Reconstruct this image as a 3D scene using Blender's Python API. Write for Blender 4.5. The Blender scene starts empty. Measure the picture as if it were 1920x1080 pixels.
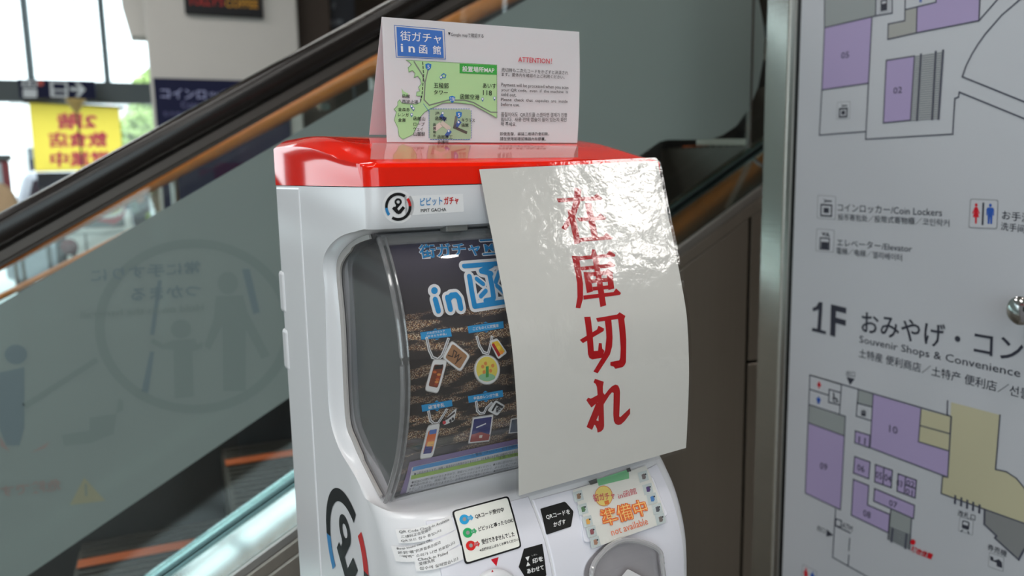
import bpy, bmesh, math, random
import numpy as np
from mathutils import Vector
random.seed(7)
SC = bpy.context.scene
COL = SC.collection
# ---------------------------------------------------------------- camera, world, exposure
F = 1467.3
PIT, ROL, YAW, MROT = [math.radians(v) for v in (8.413, -1.082, 66.98, 7.765)]
EYE = np.array([0, 0, 1.45])
_f = np.array([math.cos(PIT)*math.cos(YAW), math.cos(PIT)*math.sin(YAW), -math.sin(PIT)])
_r = np.array([math.sin(YAW), -math.cos(YAW), 0.]); _u = np.cross(_r, _f)
RT = math.cos(ROL)*_r + math.sin(ROL)*_u
UP = math.cos(ROL)*_u - math.sin(ROL)*_r
cam = bpy.data.cameras.new('camera'); camo = bpy.data.objects.new('camera', cam); COL.objects.link(camo)
from mathutils import Matrix
m = Matrix(((RT[0], UP[0], -_f[0], EYE[0]), (RT[1], UP[1], -_f[1], EYE[1]), (RT[2], UP[2], -_f[2], EYE[2]), (0, 0, 0, 1)))
camo.matrix_world = m
cam.sensor_width = 36; cam.lens = F*36/1920; cam.clip_start = .02
cam.dof.use_dof = True; cam.dof.focus_distance = .76; cam.dof.aperture_fstop = 4.6
SC.camera = camo
vs = SC.view_settings
vs.view_transform = 'Standard'; vs.look = 'None'; vs.gamma = 1; vs.use_curve_mapping = False
vs.exposure = 0.4
SC.cycles.use_denoising = True
SC.cycles.max_bounces = 10; SC.cycles.transparent_max_bounces = 24
SC.cycles.sample_clamp_indirect = 6
w = bpy.data.worlds.new('sky'); SC.world = w; w.use_nodes = True
bg = w.node_tree.nodes['Background']; bg.inputs[0].default_value = (.86, .95, 1, 1); bg.inputs[1].default_value = 2.6

def area(name, loc, size, power, rot=(0, 0, 0), col=(1, .985, .965)):
    l = bpy.data.lights.new(name, 'AREA'); l.shape = 'RECTANGLE'; l.size, l.size_y = size; l.energy = power; l.color = col
    o = bpy.data.objects.new(name, l); COL.objects.link(o); o.location = loc; o.rotation_euler = rot
    return o
CEIL = 4.2
PANELS = [(-2.6, -4.4, 75), (-.7, -4.4, 85), (.2, -2.4, 30), (5.0, -2.9, 50), (6.1, -3.9, 50), (-1.4, -2.2, 28), (-3.2, .4, 40), (-1.2, .4, 34), (.6, -.2, 22), (-3.2, 3.0, 40), (-2.0, 5.4, 110), (.3, 4.6, 60)]  # unseen panels, added to brighten machine front and column and put glare on the sheet
for i, (x, y, p) in enumerate(PANELS):
    area('ceiling_fill', (x, y, CEIL-.06), (1.2, .6), p*.20)

for nm, loc, size, rx in (('window_portal', (-5.9, 9.46, 2.1), (14, 4.1), -math.pi/2), ('window_portal', (-6.65, -6.95, 2.2), (12.6, 3.9), math.pi/2)):
    o = area(nm, loc, size, 1, (rx, 0, 0)); o.data.cycles.is_portal = True
# ---------------------------------------------------------------- materials
def lin(c):
    c = c/255.
    return c/12.92 if c <= .04045 else ((c+.055)/1.055)**2.4
def rgb(*c): return tuple(lin(v) for v in c)+(1,)
def mat(name, col, rough=.5, metal=0, spec=.5, coat=0, noise=0, bump=0, scale=40, trans=None, aniso=None):
    """procedural principled material; noise varies the colour, bump the relief"""
    m = bpy.data.materials.new(name); m.use_nodes = True
    nt = m.node_tree; b = nt.nodes['Principled BSDF']
    b.inputs['Base Color'].default_value = col; b.inputs['Roughness'].default_value = rough
    b.inputs['Metallic'].default_value = metal; b.inputs['Specular IOR Level'].default_value = spec
    b.inputs['Coat Weight'].default_value = coat; b.inputs['Coat Roughness'].default_value = .04
    if noise or bump:
        tc = nt.nodes.new('ShaderNodeTexCoord'); n = nt.nodes.new('ShaderNodeTexNoise')
        n.inputs['Scale'].default_value = scale; n.inputs['Detail'].default_value = 5
        mp = nt.nodes.new('ShaderNodeMapping')
        if aniso: mp.inputs['Scale'].default_value = aniso
        nt.links.new(tc.outputs['Object'], mp.inputs[0]); nt.links.new(mp.outputs[0], n.inputs[0])
        if noise:
            mx = nt.nodes.new('ShaderNodeMix'); mx.data_type = 'RGBA'
            mx.inputs[6].default_value = tuple(c*(1-noise) for c in col[:3])+(1,); mx.inputs[7].default_value = tuple(min(1, c*(1+noise)) for c in col[:3])+(1,)
            nt.links.new(n.outputs[0], mx.inputs[0]); nt.links.new(mx.outputs[2], b.inputs['Base Color'])
        if bump:
            bp = nt.nodes.new('ShaderNodeBump'); bp.inputs['Strength'].default_value = bump; bp.inputs['Distance'].default_value = .01
            nt.links.new(n.outputs[0], bp.inputs['Height']); nt.links.new(bp.outputs[0], b.inputs['Normal'])
            if coat: nt.links.new(bp.outputs[0], b.inputs['Coat Normal'])
    return m
def clear(name, tint, rough=.03, body=0, bodycol=(.5, .5, .5, 1), ior=1.45, bump=0, scale=30, gain=1.0):
    """thin clear sheet: tinted see-through, fresnel gloss, optional cloudy body"""
    m = bpy.data.materials.new(name); m.use_nodes = True
    nt = m.node_tree; nt.nodes.remove(nt.nodes['Principled BSDF']); out = nt.nodes['Material Output']
    t = nt.nodes.new('ShaderNodeBsdfTransparent'); t.inputs[0].default_value = tint
    g = nt.nodes.new('ShaderNodeBsdfGlossy'); g.inputs[0].default_value = (1, 1, 1, 1); g.inputs['Roughness'].default_value = rough
    fr = nt.nodes.new('ShaderNodeFresnel'); ge = nt.nodes.new('ShaderNodeNewGeometry')   # same gloss from either side of the thin sheet
    mi = nt.nodes.new('ShaderNodeMapRange'); mi.inputs[3].default_value = ior; mi.inputs[4].default_value = 1/ior
    nt.links.new(ge.outputs['Backfacing'], mi.inputs[0]); nt.links.new(mi.outputs[0], fr.inputs[0])
    src = t
    if body:
        d = nt.nodes.new('ShaderNodeBsdfDiffuse'); d.inputs[0].default_value = bodycol
        x = nt.nodes.new('ShaderNodeMixShader'); x.inputs[0].default_value = body
        nt.links.new(t.outputs[0], x.inputs[1]); nt.links.new(d.outputs[0], x.inputs[2]); src = x
    x2 = nt.nodes.new('ShaderNodeMixShader')
    mul = nt.nodes.new('ShaderNodeMath'); mul.operation = 'MULTIPLY'; mul.inputs[1].default_value = gain
    nt.links.new(fr.outputs[0], mul.inputs[0]); nt.links.new(mul.outputs[0], x2.inputs[0])
    nt.links.new(src.outputs[0], x2.inputs[1]); nt.links.new(g.outputs[0], x2.inputs[2])
    nt.links.new(x2.outputs[0], out.inputs[0])
    if bump:
        tc = nt.nodes.new('ShaderNodeTexCoord'); n = nt.nodes.new('ShaderNodeTexNoise'); n.inputs['Scale'].default_value = scale; n.inputs['Detail'].default_value = 4
        bp = nt.nodes.new('ShaderNodeBump'); bp.inputs['Strength'].default_value = bump; bp.inputs['Distance'].default_value = .01
        nt.links.new(tc.outputs['Object'], n.inputs[0]); nt.links.new(n.outputs[0], bp.inputs['Height'])
        nt.links.new(bp.outputs[0], g.inputs['Normal']); nt.links.new(bp.outputs[0], fr.inputs['Normal'])
    return m
def glow(name, col, s):
    m = bpy.data.materials.new(name); m.use_nodes = True; nt = m.node_tree
    nt.nodes.remove(nt.nodes['Principled BSDF']); e = nt.nodes.new('ShaderNodeEmission')
    e.inputs[0].default_value = col; e.inputs[1].default_value = s
    nt.links.new(e.outputs[0], nt.nodes['Material Output'].inputs[0]); return m
_ink = {}
def ink(r, g, b, rough=.55):
    k = (r, g, b, rough)
    if k not in _ink: _ink[k] = mat('ink_%d_%d_%d' % (r, g, b), rgb(r, g, b), rough, spec=.3)
    return _ink[k]

M = dict(
    plastic=mat('white_plastic', rgb(222, 222, 226), .2, coat=0, noise=.01, scale=6),
    plastic2=mat('white_panel_plastic', rgb(220, 219, 228), .28, coat=0, noise=.01, scale=6),
    red=mat('red_gloss_plastic', rgb(238, 30, 8), .06, coat=0, spec=.5, noise=.02, scale=5),
    liner=mat('grey_liner', rgb(112, 112, 110), .5, noise=.05, scale=10),
    flange=mat('pale_flange', rgb(168, 163, 160), .25, noise=.03, scale=20),
    clear=clear('clear_plastic', (.99, .99, .99, 1), .03, body=.02, bodycol=rgb(200, 196, 200)),  # faint pale body stands in for the haze of reflections over the card
    cleargrey=clear('smoky_plastic', (.8, .79, .8, 1), .06, body=.1, bodycol=rgb(160, 158, 160)),
    rim=clear('clear_plastic_rim', (.75, .75, .75, 1), .08, body=.35, bodycol=rgb(170, 170, 172), gain=2),
    laminate=clear('laminate_film', (.98, .98, .98, 1), .1, bump=.11, scale=30, gain=1.1),
    sleeve=clear('card_sleeve', (.96, .96, .96, 1), .08, bump=.12, scale=30, gain=1.2),
    tape=clear('clear_tape', (.96, .96, .96, 1), .06, body=.07, bodycol=rgb(235, 225, 215), gain=.7),
    paper=mat('white_paper', rgb(220, 217, 212), .6, noise=.02, scale=60),
    
    sticker=mat('sticker_white', rgb(232, 231, 233), .35),
    steel=mat('brushed_steel', rgb(214, 212, 206), .26, 1, noise=.06, bump=.03, scale=3, aniso=(1, 1, 60)),
    steeldark=mat('dark_steel', rgb(168, 160, 150), .36, 1, noise=.05, scale=3, aniso=(60, 60, 1)),
    alu=mat('aluminium', rgb(175, 172, 168), .35, 1, noise=.03, scale=12),
    deck=mat('polished_deck', rgb(196, 198, 197), .09, 1, noise=.02, scale=4),
    rubber=mat('black_rubber', rgb(24, 19, 17), .2, spec=.35, noise=.06, scale=15),
    black=mat('black_plastic', rgb(14, 14, 16), .4, noise=.05, scale=20),
    skirt=mat('dark_skirt', rgb(20, 20, 21), .5, noise=.08, scale=6, aniso=(1, 1, 8)),
    tread=mat('step_tread', rgb(70, 66, 60), .5, .6, noise=.1, scale=30),
    orange=mat('orange_edge', rgb(192, 88, 18), .5, noise=.06, scale=20),
    wood=mat('orange_wood', rgb(204, 124, 58), .3, coat=.15, noise=.25, scale=6, aniso=(.4, 6, 6)),
    teal=mat('glass_edge_teal', rgb(120, 150, 150), .2, 1, noise=.05, scale=10),
    glass=clear('balustrade_glass', (.945, .98, .972, 1), .01, ior=1.5, gain=.55),
    pane=clear('window_glass', (.95, .985, .985, 1), .01),
    film=clear('frosted_film', (.5, .56, .54, 1), .35, body=.78, bodycol=rgb(126, 138, 135), gain=.6),
    boardwhite=mat('board_face', rgb(186, 189, 196), .4, noise=.012, scale=4),
    wall=mat('painted_wall', rgb(202, 198, 192), .7, noise=.02, scale=8),
    wallbrown=mat('brown_wall', rgb(70, 56, 46), .6, noise=.08, scale=6),
    ceiling=mat('ceiling_paint', rgb(120, 118, 112), .8, noise=.02, scale=5),
    floor=mat('floor_tile', rgb(124, 121, 116), .3, noise=.06, scale=3, bump=.02),
    beam=mat('grey_beam', rgb(84, 92, 94), .5, noise=.03, scale=5),
    mullion=mat('mullion_metal', rgb(96, 108, 112), .4, .5, noise=.03, scale=10),
    navy=mat('navy_sign', rgb(22, 25, 58), .6, spec=.2, noise=.04, scale=8),
    charcoal=mat('charcoal_board', rgb(38, 40, 48), .45, noise=.06, scale=8),
    yellow=None,
    redbox=mat('dark_red_paint', rgb(130, 22, 34), .35, noise=.04, scale=10),
    beige=mat('beige_fabric', rgb(196, 168, 134), .8, noise=.08, scale=30),
    counter=mat('white_counter', rgb(226, 232, 230), .3, noise=.02, scale=6),
    leaf=mat('leaf_green', rgb(168, 192, 116), .7, noise=.35, scale=8),
    bark=mat('bark', rgb(84, 66, 50), .8, noise=.2, scale=20, bump=.3),
    paving=mat('pale_paving', rgb(206, 206, 204), .8, noise=.06, scale=2),
    concrete=mat('pale_concrete', rgb(214, 214, 212), .8, noise=.04, scale=2),
    carpaint=mat('grey_car_paint', rgb(150, 152, 160), .2, .3, coat=.5, noise=.02, scale=5),
    darkglass=mat('dark_glass', rgb(40, 42, 50), .08, noise=.02, scale=3),
    chrome=mat('chrome', rgb(215, 215, 215), .12, 1, noise=.02, scale=8),
    lamp=glow('lamp_diffuser', (1, .97, .92, 1), 5),
    spot=glow('downlight_glow', (1, .93, .82, 1), 60),
)

def cloth(name, col, k=.6):
    m = mat(name, col, .8, noise=.03, scale=12); nt = m.node_tree; b = nt.nodes['Principled BSDF']
    t = nt.nodes.new('ShaderNodeBsdfTranslucent'); t.inputs[0].default_value = col; x = nt.nodes.new('ShaderNodeMixShader'); x.inputs[0].default_value = k
    nt.links.new(b.outputs[0], x.inputs[1]); nt.links.new(t.outputs[0], x.inputs[2]); nt.links.new(x.outputs[0], nt.nodes['Material Output'].inputs[0]); return m
M['card'] = cloth('card_stock', rgb(230, 228, 231), .3); M['yellow'] = cloth('yellow_cloth', rgb(244, 232, 150), .85); M['pinkcloth'] = cloth('pink_cloth_print', rgb(250, 110, 150), .25)
M['rimlight'] = clear('clear_rim_bright', (.8, .8, .8, 1), .06, body=.5, bodycol=rgb(206, 204, 206), gain=2); M['guide'] = mat('guide_metal', rgb(74, 68, 64), .4, .6, noise=.04, scale=12); M['recess'] = mat('outlet_recess_grey', rgb(158, 154, 158), .4, noise=.03, scale=20)
# ---------------------------------------------------------------- geometry helpers
V = np.array
class MB:
    def __init__(s): s.v = []; s.f = []; s.m = []
    def add(s, vs, fs, mi=0):
        n = len(s.v); s.v += [tuple(map(float, p)) for p in vs]
        for f in fs: s.f.append(tuple(i+n for i in f)); s.m.append(mi)
        return s
    def hexa(s, p, mi=0):   # 8 points: bottom loop then top loop
        return s.add(p, [(3, 2, 1, 0), (4, 5, 6, 7), (0, 1, 5, 4), (1, 2, 6, 5), (2, 3, 7, 6), (3, 0, 4, 7)], mi)
    def box(s, a, b, mi=0):
        (x0, y0, z0), (x1, y1, z1) = a, b
        return s.hexa([(x0, y0, z0), (x1, y0, z0), (x1, y1, z0), (x0, y1, z0), (x0, y0, z1), (x1, y0, z1), (x1, y1, z1), (x0, y1, z1)], mi)
    def loft(s, rings, mi=0, caps=True, closed=True):
        n = len(rings[0]); vs = [p for r in rings for p in r]; fs = []
        for i in range(len(rings)-1):
            for j in range(n if closed else n-1):
                k = (j+1) % n
                fs.append((i*n+j, i*n+k, (i+1)*n+k, (i+1)*n+j))
        if caps: fs += [tuple(range(n))[::-1], tuple((len(rings)-1)*n+j for j in range(n))]
        return s.add(vs, fs, mi)
    def tube(s, path, r, n=8, mi=0):
        path = [V(p, float) for p in path]; rings = []
        for i, p in enumerate(path):
            t = path[min(i+1, len(path)-1)]-path[max(i-1, 0)]; t = t/np.linalg.norm(t)
            a = np.cross(t, V([0, 0, 1.])); a = a if np.linalg.norm(a) > .05 else np.cross(t, V([0, 1., 0])); a = a/np.linalg.norm(a); b = np.cross(t, a)
            rr = r[i] if isinstance(r, (list, tuple)) else r
            rings.append([p+rr*(math.cos(q)*a+math.sin(q)*b) for q in [2*math.pi*k/n for k in range(n)]])
        return s.loft(rings, mi)
    def lathe(s, c, axis, prof, n=24, mi=0):   # prof: (radius, height along axis)
        c = V(c, float); ax = V(axis, float)/np.linalg.norm(axis)
        a = np.cross(ax, V([0, 0, 1.])); a = a if np.linalg.norm(a) > .05 else V([1., 0, 0]); a = a/np.linalg.norm(a); b = np.cross(ax, a)
        return s.loft([[c+ax*h+r*(math.cos(q)*a+math.sin(q)*b) for q in [2*math.pi*k/n for k in range(n)]] for r, h in prof], mi)
    def prism(s, poly, d, mi=0):               # 3D outline pushed along d
        d = V(d, float); return s.loft([[V(p, float) for p in poly], [V(p, float)+d for p in poly]], mi)
    def build(s, name, mats, parent=None, label=None, smooth=False, bevel=0, seg=2, angle=40, kind=None):
        me = bpy.data.meshes.new(name); off = V(parent.get('_o', (0, 0, 0))) if parent else V([0, 0, 0.])
        me.from_pydata([tuple(V(p)-off) for p in s.v], [], s.f)
        for mt in (mats if isinstance(mats, list) else [mats]): me.materials.append(mt)
        me.polygons.foreach_set('material_index', s.m)
        bm = bmesh.new(); bm.from_mesh(me); bmesh.ops.recalc_face_normals(bm, faces=bm.faces); bm.to_mesh(me); bm.free()
        o = bpy.data.objects.new(name, me); COL.objects.link(o)
        if parent: o.parent = parent; o['_o'] = tuple(off)
        if smooth:
            me.polygons.foreach_set('use_smooth', [True]*len(me.polygons)); me.set_sharp_from_angle(angle=math.radians(angle))
        if bevel:
            b = o.modifiers.new('bevel', 'BEVEL'); b.width = bevel; b.segments = seg; b.limit_method = 'ANGLE'
        if label: o['label'] = label
        if kind: o['kind'] = kind
        return o
def thing(name, label, cat, loc, group=None):
    o = bpy.data.objects.new(name, None); COL.objects.link(o); o.location = tuple(map(float, loc)); o['_o'] = tuple(map(float, loc))
    o['label'] = label; o['category'] = cat; o.empty_display_size = .05
    if group: o['group'] = group
    return o
def tag(o, label, cat, group=None):
    o['label'] = label; o['category'] = cat
    if group: o['group'] = group
    return o
def struct(o): o['kind'] = 'structure'; return o
def cr(xs, ys, x):
    """Catmull-Rom through (xs,ys), xs ascending"""
    xs = list(xs); x = min(max(x, xs[0]), xs[-1])
    i = max(0, min(len(xs)-2, int(np.searchsorted(xs, x))-1))
    def sl(k):
        a, b = max(0, k-1), min(len(xs)-1, k+1); return (ys[b]-ys[a])/(xs[b]-xs[a])
    h = xs[i+1]-xs[i]; t = (x-xs[i])/h
    return ((2*t**3-3*t**2+1)*ys[i]+(t**3-2*t**2+t)*h*sl(i)+(-2*t**3+3*t**2)*ys[i+1]+(t**3-t**2)*h*sl(i+1))

# sight lines of the camera, used only to find where a mark lies on a real surface
def ray(x, y): return _f+RT*(x-960)/F-UP*(y-540)/F
def hit(x, y, n, q):
    d = ray(x, y); return EYE+d*((V(q)-EYE)@V(n))/(d@V(n))
def hy(x, y, Y): return hit(x, y, (0, 1., 0), (0, Y, 0))

class Flat:
    curved = False
    def __init__(s, o, ex, ey):
        s.o = V(o, float); s.ex = V(ex, float)/np.linalg.norm(ex)
        ey = V(ey, float); ey = ey-s.ex*(ey@s.ex); s.ey = ey/np.linalg.norm(ey)
        s.n = np.cross(s.ex, s.ey)
    def uv(s, x, y):
        p = hit(x, y, s.n, s.o)-s.o; return (p@s.ex, p@s.ey)
    def pos(s, u, v, h=0): return s.o+s.ex*u+s.ey*v+s.n*h
class Surf:
    curved = True
    def __init__(s, fn, grid): s.fn = fn; s.grid = grid
    def uv(s, x, y):
        d = ray(x, y); last = None
        for t in np.linspace(.45, 1.1, 260):
            a, b, c = ML(EYE+d*t); g = b-s.fn(a, c)
            if last is not None and last[1] < 0 <= g:
                t0, t1 = last[0], t
                for _ in range(22):
                    tm = (t0+t1)/2; a, b, c = ML(EYE+d*tm)
                    if b-s.fn(a, c) < 0: t0 = tm
                    else: t1 = tm
                return (a, c)
            last = (t, g)
        a, b, c = ML(EYE+d*.75); return (a, c)
    def pos(s, u, v, h=0):
        e = 1e-3; b = s.fn(u, v); fa = (s.fn(u+e, v)-s.fn(u-e, v))/2/e; fc = (s.fn(u, v+e)-s.fn(u, v-e))/2/e
        n = V([fa, -1, fc]); n = n/np.linalg.norm(n)
        return MW(u+n[0]*h, b+n[1]*h, v+n[2]*h)

_tx = {}
def textmesh(s, bold):
    k = (s, bold)
    if k not in _tx:
        c = bpy.data.curves.new('t', 'FONT'); c.body = s; c.resolution_u = 2; c.fill_mode = 'FRONT'; c.offset = bold
        o = bpy.data.objects.new('t', c); me = bpy.data.meshes.new_from_object(o)
        vs = [tuple(v.co[:2]) for v in me.vertices]; fs = [tuple(p.vertices) for p in me.polygons]
        bpy.data.objects.remove(o); bpy.data.curves.remove(c); bpy.data.meshes.remove(me)
        _tx[k] = (vs, fs)
    return _tx[k]
class Print:
    """flat print lying on a surface: one thin mesh of polygons, lines and lettering"""
    def __init__(s, surf, frame=(0, 0, 1), eps=.0002): s.s = surf; s.fr = frame; s.eps = eps; s.it = []
    def f(s, *fr): s.fr = fr; return s
    def px(s, p): return s.s.uv(s.fr[0]+p[0]/s.fr[2], s.fr[1]+p[1]/s.fr[2])
    def raw(s, uv, fs, mt, lay): s.it.append((list(uv), fs, mt, lay)); return s
    def poly(s, pts, mt, lay=1): 
        uv = [s.px(p) for p in pts]; return s.raw(uv, [tuple(range(len(uv)))], mt, lay)
    def line(s, pts, wd, mt, lay=1.5, closed=False):
        uv = [V(s.px(p)) for p in pts]
        return s.lineuv(uv, wd, mt, lay, closed)
    def lineuv(s, uv, wd, mt, lay=1.5, closed=False, ext=.45):
        uv = [V(p) for p in uv]
        if closed: uv = uv+[uv[0]]
        for i, (a, b) in enumerate(zip(uv[:-1], uv[1:])):
            d = b-a; L = np.linalg.norm(d)
            if L < 1e-7: continue
            d = d/L; n = V([-d[1], d[0]])*wd/2; e = d*wd*ext
            s.raw([a-n-e, b-n+e, b+n+e, a+n-e], [(0, 1, 2, 3)], mt, lay+.01*(i % 3))
        return s
    def ell(s, c, rx, ry, mt, lay=1, n=28, rot=0):
        return s.poly([(c[0]+rx*math.cos(t)*math.cos(rot)-ry*math.sin(t)*math.sin(rot), c[1]+rx*math.cos(t)*math.sin(rot)+ry*math.sin(t)*math.cos(rot)) for t in [2*math.pi*k/n for k in range(n)]], mt, lay)
    def rrect(s, q, r, mt, lay=1):
        """rounded quad, r as a fraction of the side"""
        q = [V(p, float) for p in q]; out = []
        for i in range(4):
            p, a, b = q[i], q[i-1], q[(i+1) % 4]
            for t in (0, .3, .5, .7, 1):
                A = p+(a-p)*r; B = p+(b-p)*r
                out.append((1-t)**2*A+2*t*(1-t)*p+t*t*B)
        return s.poly(out, mt, lay)
    def text(s, txt, tl, tr, bl, mt, lay=2, bold=0.0):
        vs, fs = textmesh(txt, bold)
        if not vs: return s
        xs = [v[0] for v in vs]; ys = [v[1] for v in vs]; x0, x1, y0, y1 = min(xs), max(xs), min(ys), max(ys)
        A, B, C = V(s.px(tl)), V(s.px(tr)), V(s.px(bl))
        uv = [A+(B-A)*(x-x0)/(x1-x0)+(C-A)*(y1-y)/(y1-y0) for x, y in vs]
        return s.raw(uv, fs, mt, lay)
    def build(s, name, parent, label=None):
        mats = []; groups = {}
        for uv, fs, mt, lay in s.it:
            groups.setdefault((mt.name, round(lay, 3)), [mt, lay, []])[2].append((uv, fs))
        vv, ff, mm = [], [], []
        for (k, lay), (mt, _, its) in groups.items():
            if mt not in mats: mats.append(mt)
            bm = bmesh.new()
            for uv, fs in its:
                bv = [bm.verts.new((p[0], p[1], 0)) for p in uv]
                for f in fs:
                    try: bm.faces.new([bv[i] for i in f])
                    except ValueError: pass
            big = [f for f in bm.faces if len(f.verts) > 3]
            if big: bmesh.ops.triangulate(bm, faces=big)
            if s.s.curved:
                us = [v.co.x for v in bm.verts]; ws = [v.co.y for v in bm.verts]
                gu, gv = s.s.grid
                for val, co, no in [(x, (x, 0, 0), (1, 0, 0)) for x in gu if min(us) < x < max(us)]+[(y, (0, y, 0), (0, 1, 0)) for y in gv if min(ws) < y < max(ws)]:
                    bmesh.ops.bisect_plane(bm, geom=bm.verts[:]+bm.edges[:]+bm.faces[:], plane_co=co, plane_no=no, dist=1e-7)
            bm.verts.index_update(); n = len(vv)
            vv += [tuple(s.s.pos(v.co.x, v.co.y, s.eps*lay)) for v in bm.verts]
            for f in bm.faces: ff.append(tuple(v.index+n for v in f.verts)); mm.append(mats.index(mt))
            bm.free()
        off = V(parent['_o']); me = bpy.data.meshes.new(name)
        me.from_pydata([tuple(V(p)-off) for p in vv], [], ff)
        for mt in mats: me.materials.append(mt)
        me.polygons.foreach_set('material_index', mm)
        o = bpy.data.objects.new(name, me); COL.objects.link(o); o.parent = parent; o['_o'] = tuple(off)
        if label: o['label'] = label
        return o

# ================================================================ SETTING
XL, XR, YB, YF = -13.0, 7.0, -7.0, 9.5
struct(MB().box((XL, YB, -.1), (XR, YF, 0)).build('floor', M['floor']))
struct(MB().box((XL, YB, CEIL), (XR, YF+.2, CEIL+.1)).build('ceiling', M['ceiling']))
struct(MB().box((-.3, YB-.1, 0), (XR, YB, CEIL)).build('wall_back', M['wall']))
struct(MB().box((XL, YB-.1, 0), (-.3, YB, .2)).build('baseboard_back', M['beam']))
bx_ = np.linspace(XL, -.3, 6)  # unseen back windows, added for more frontal light on machine and board
for i in range(5):
    struct(MB().box((bx_[i]+.04, YB-.06, .2), (bx_[i+1]-.04, YB-.045, CEIL)).build('window_%d' % (31+i), M['pane']))
    if i: struct(MB().box((bx_[i]-.04, YB-.1, .2), (bx_[i]+.04, YB, CEIL)).build('trim_%d' % (31+i), M['mullion'], bevel=.006))
struct(MB().box((XL-.1, YB, 0), (XL, YF, CEIL)).build('wall_left', M['wall']))
struct(MB().box((XR, YB, 0), (XR+.1, YF, CEIL)).build('wall_right', M['wallbrown']))
struct(MB().box((1.15, YF, 0), (XR, YF+.15, CEIL)).build('wall_front', M['wallbrown']))
# window wall behind the escalator: transom beam, mullions, panes
zb0, zb1 = hy(0, 190, YF)[2], hy(0, 150, YF)[2]
struct(MB().box((XL, YF-.06, zb0), (1.15, YF+.14, zb1)).build('trim_1', M['beam'], bevel=.01))
wx = [XL, -11, -8.8, -6.6, -4.4, -2.95, hy(50, 70, YF)[0], hy(194, 70, YF)[0], 1.15]
k = 0
for i in range(len(wx)-1):
    for (za, zc) in ((.05, zb0), (zb1, CEIL)):
        k += 1
        struct(MB().box((wx[i]+.03, YF+.03, za), (wx[i+1]-.03, YF+.045, zc)).build('window_%d' % k, M['pane']))
k = 1
for x in wx[1:-1]:
    k += 1
    struct(MB().box((x-.03, YF-.02, zb1), (x+.03, YF+.1, CEIL)).build('trim_%d' % k, M['mullion'], bevel=.006))
k += 1; struct(MB().box((-2.95-.04, YF-.02, 0), (-2.95+.04, YF+.1, zb0)).build('trim_%d' % k, M['mullion'], bevel=.006))

# white column with its stepped bracket
YC = 7.0
cx0, cx1 = hy(281, 150, YC)[0], hy(560, 60, YC)[0]
column = struct(MB().box((cx0, YC, 0), (cx1, YC+.8, CEIL)).build('wall_column', M['wall'], bevel=.02))
bx = hy(240, 54, YC)
struct(MB().prism([(hy(224, 0, YC)[0]-.06, YC+.3, CEIL), (hy(224, 0, YC)[0], YC+.3, hy(224, 0, YC)[2]), (bx[0], YC+.3, bx[2]), (cx0, YC+.3, bx[2]), (cx0, YC+.3, CEIL)], (0, .3, 0)).build('wall_bracket', M['wall']))
struct(MB().box((cx1, YC+.4, 0), (cx1+.35, YC+.8, CEIL)).build('trim_%d' % (k+1), M['wallbrown'], bevel=.01))
struct(MB().box((-4.5, 8.5, 0), (-3.75, 9.2, CEIL)).build('wall_reflection_pillar', M['beam'], bevel=.02))  # unseen pillar, added for the dark band it mirrors in the lid side
# what lies outside
struct(MB().box((-16, YF+.3, -.15), (8, 40, -.02)).build('ground', M['paving']))
struct(MB().box((-20, -30, -.15), (6, YB-.2, -.02)).build('ground_back', M['paving']))

# added ceiling fill panels, then the round downlights
for x, y, p in PANELS:
    t = thing('ceiling_fill_panel', 'long white ceiling panel out of view, added to light the station hall', 'light', (x, y, CEIL-.04), 'added ceiling fill panels')
    MB().box((x-.64, y-.34, CEIL-.03), (x+.64, y+.34, CEIL-.001)).build('frame', M['alu'], t, bevel=.005)
    MB().box((x-.6, y-.3, CEIL-.035), (x+.6, y+.3, CEIL-.03)).build('diffuser', M['lamp'], t)
for x, y in [(-1.0, 2.2), (-.2, 2.3), (.6, 2.4), (-1.4, 1.4), (0.1, 1.3), (1.6, -.9), (2.1, -.9), (1.8, .6)]:
    t = thing('downlight', 'small round warm downlight in the hall ceiling', 'light', (x, y, CEIL-.02), 'ceiling downlights')
    MB().lathe((x, y, CEIL-.001), (0, 0, -1), [(.075, 0), (.075, .012), (.055, .015), (.055, .004)]).build('ring', M['alu'], t, smooth=True)
    MB().lathe((x, y, CEIL-.004), (0, 0, -1), [(.054, 0), (.054, .004), (.001, .005)]).build('lens', M['spot'], t)

# ================================================================ ESCALATOR (climbs along +X)
SL = .566
GY = 1.70        # near glass
def zz(i, x): return i+SL*x
def slant(X0, X1, Y0, Y1, lo, hi, mb=None, mi=0):
    mb = mb or MB()
    return mb.hexa([(X0, Y0, zz(lo, X0)), (X1, Y0, zz(lo, X1)), (X1, Y1, zz(lo, X1)), (X0, Y1, zz(lo, X0)),
                    (X0, Y0, zz(hi, X0)), (X1, Y0, zz(hi, X1)), (X1, Y1, zz(hi, X1)), (X0, Y1, zz(hi, X0))], mi)
esc = thing('escalator', 'narrow escalator with frosted glass side climbing to the right behind the capsule machine', 'escalator', (0, 2.0, 0))
X0, X1 = -1.15, 3.2
def rail(yc, w, h, ic, X0, X1, n=20, p=3.2):
    rings = []
    for X in np.linspace(X0, X1, 12):
        r = []
        for q in [2*math.pi*k/n for k in range(n)]:
            cx, sx = math.cos(q), math.sin(q)
            r.append((X, yc+w/2*math.copysign(abs(cx)**(2/p), cx), zz(ic, X)+h/2*math.copysign(abs(sx)**(2/p), sx)))
        rings.append(r)
    return MB().loft(rings)
FY = 2.42
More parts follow.
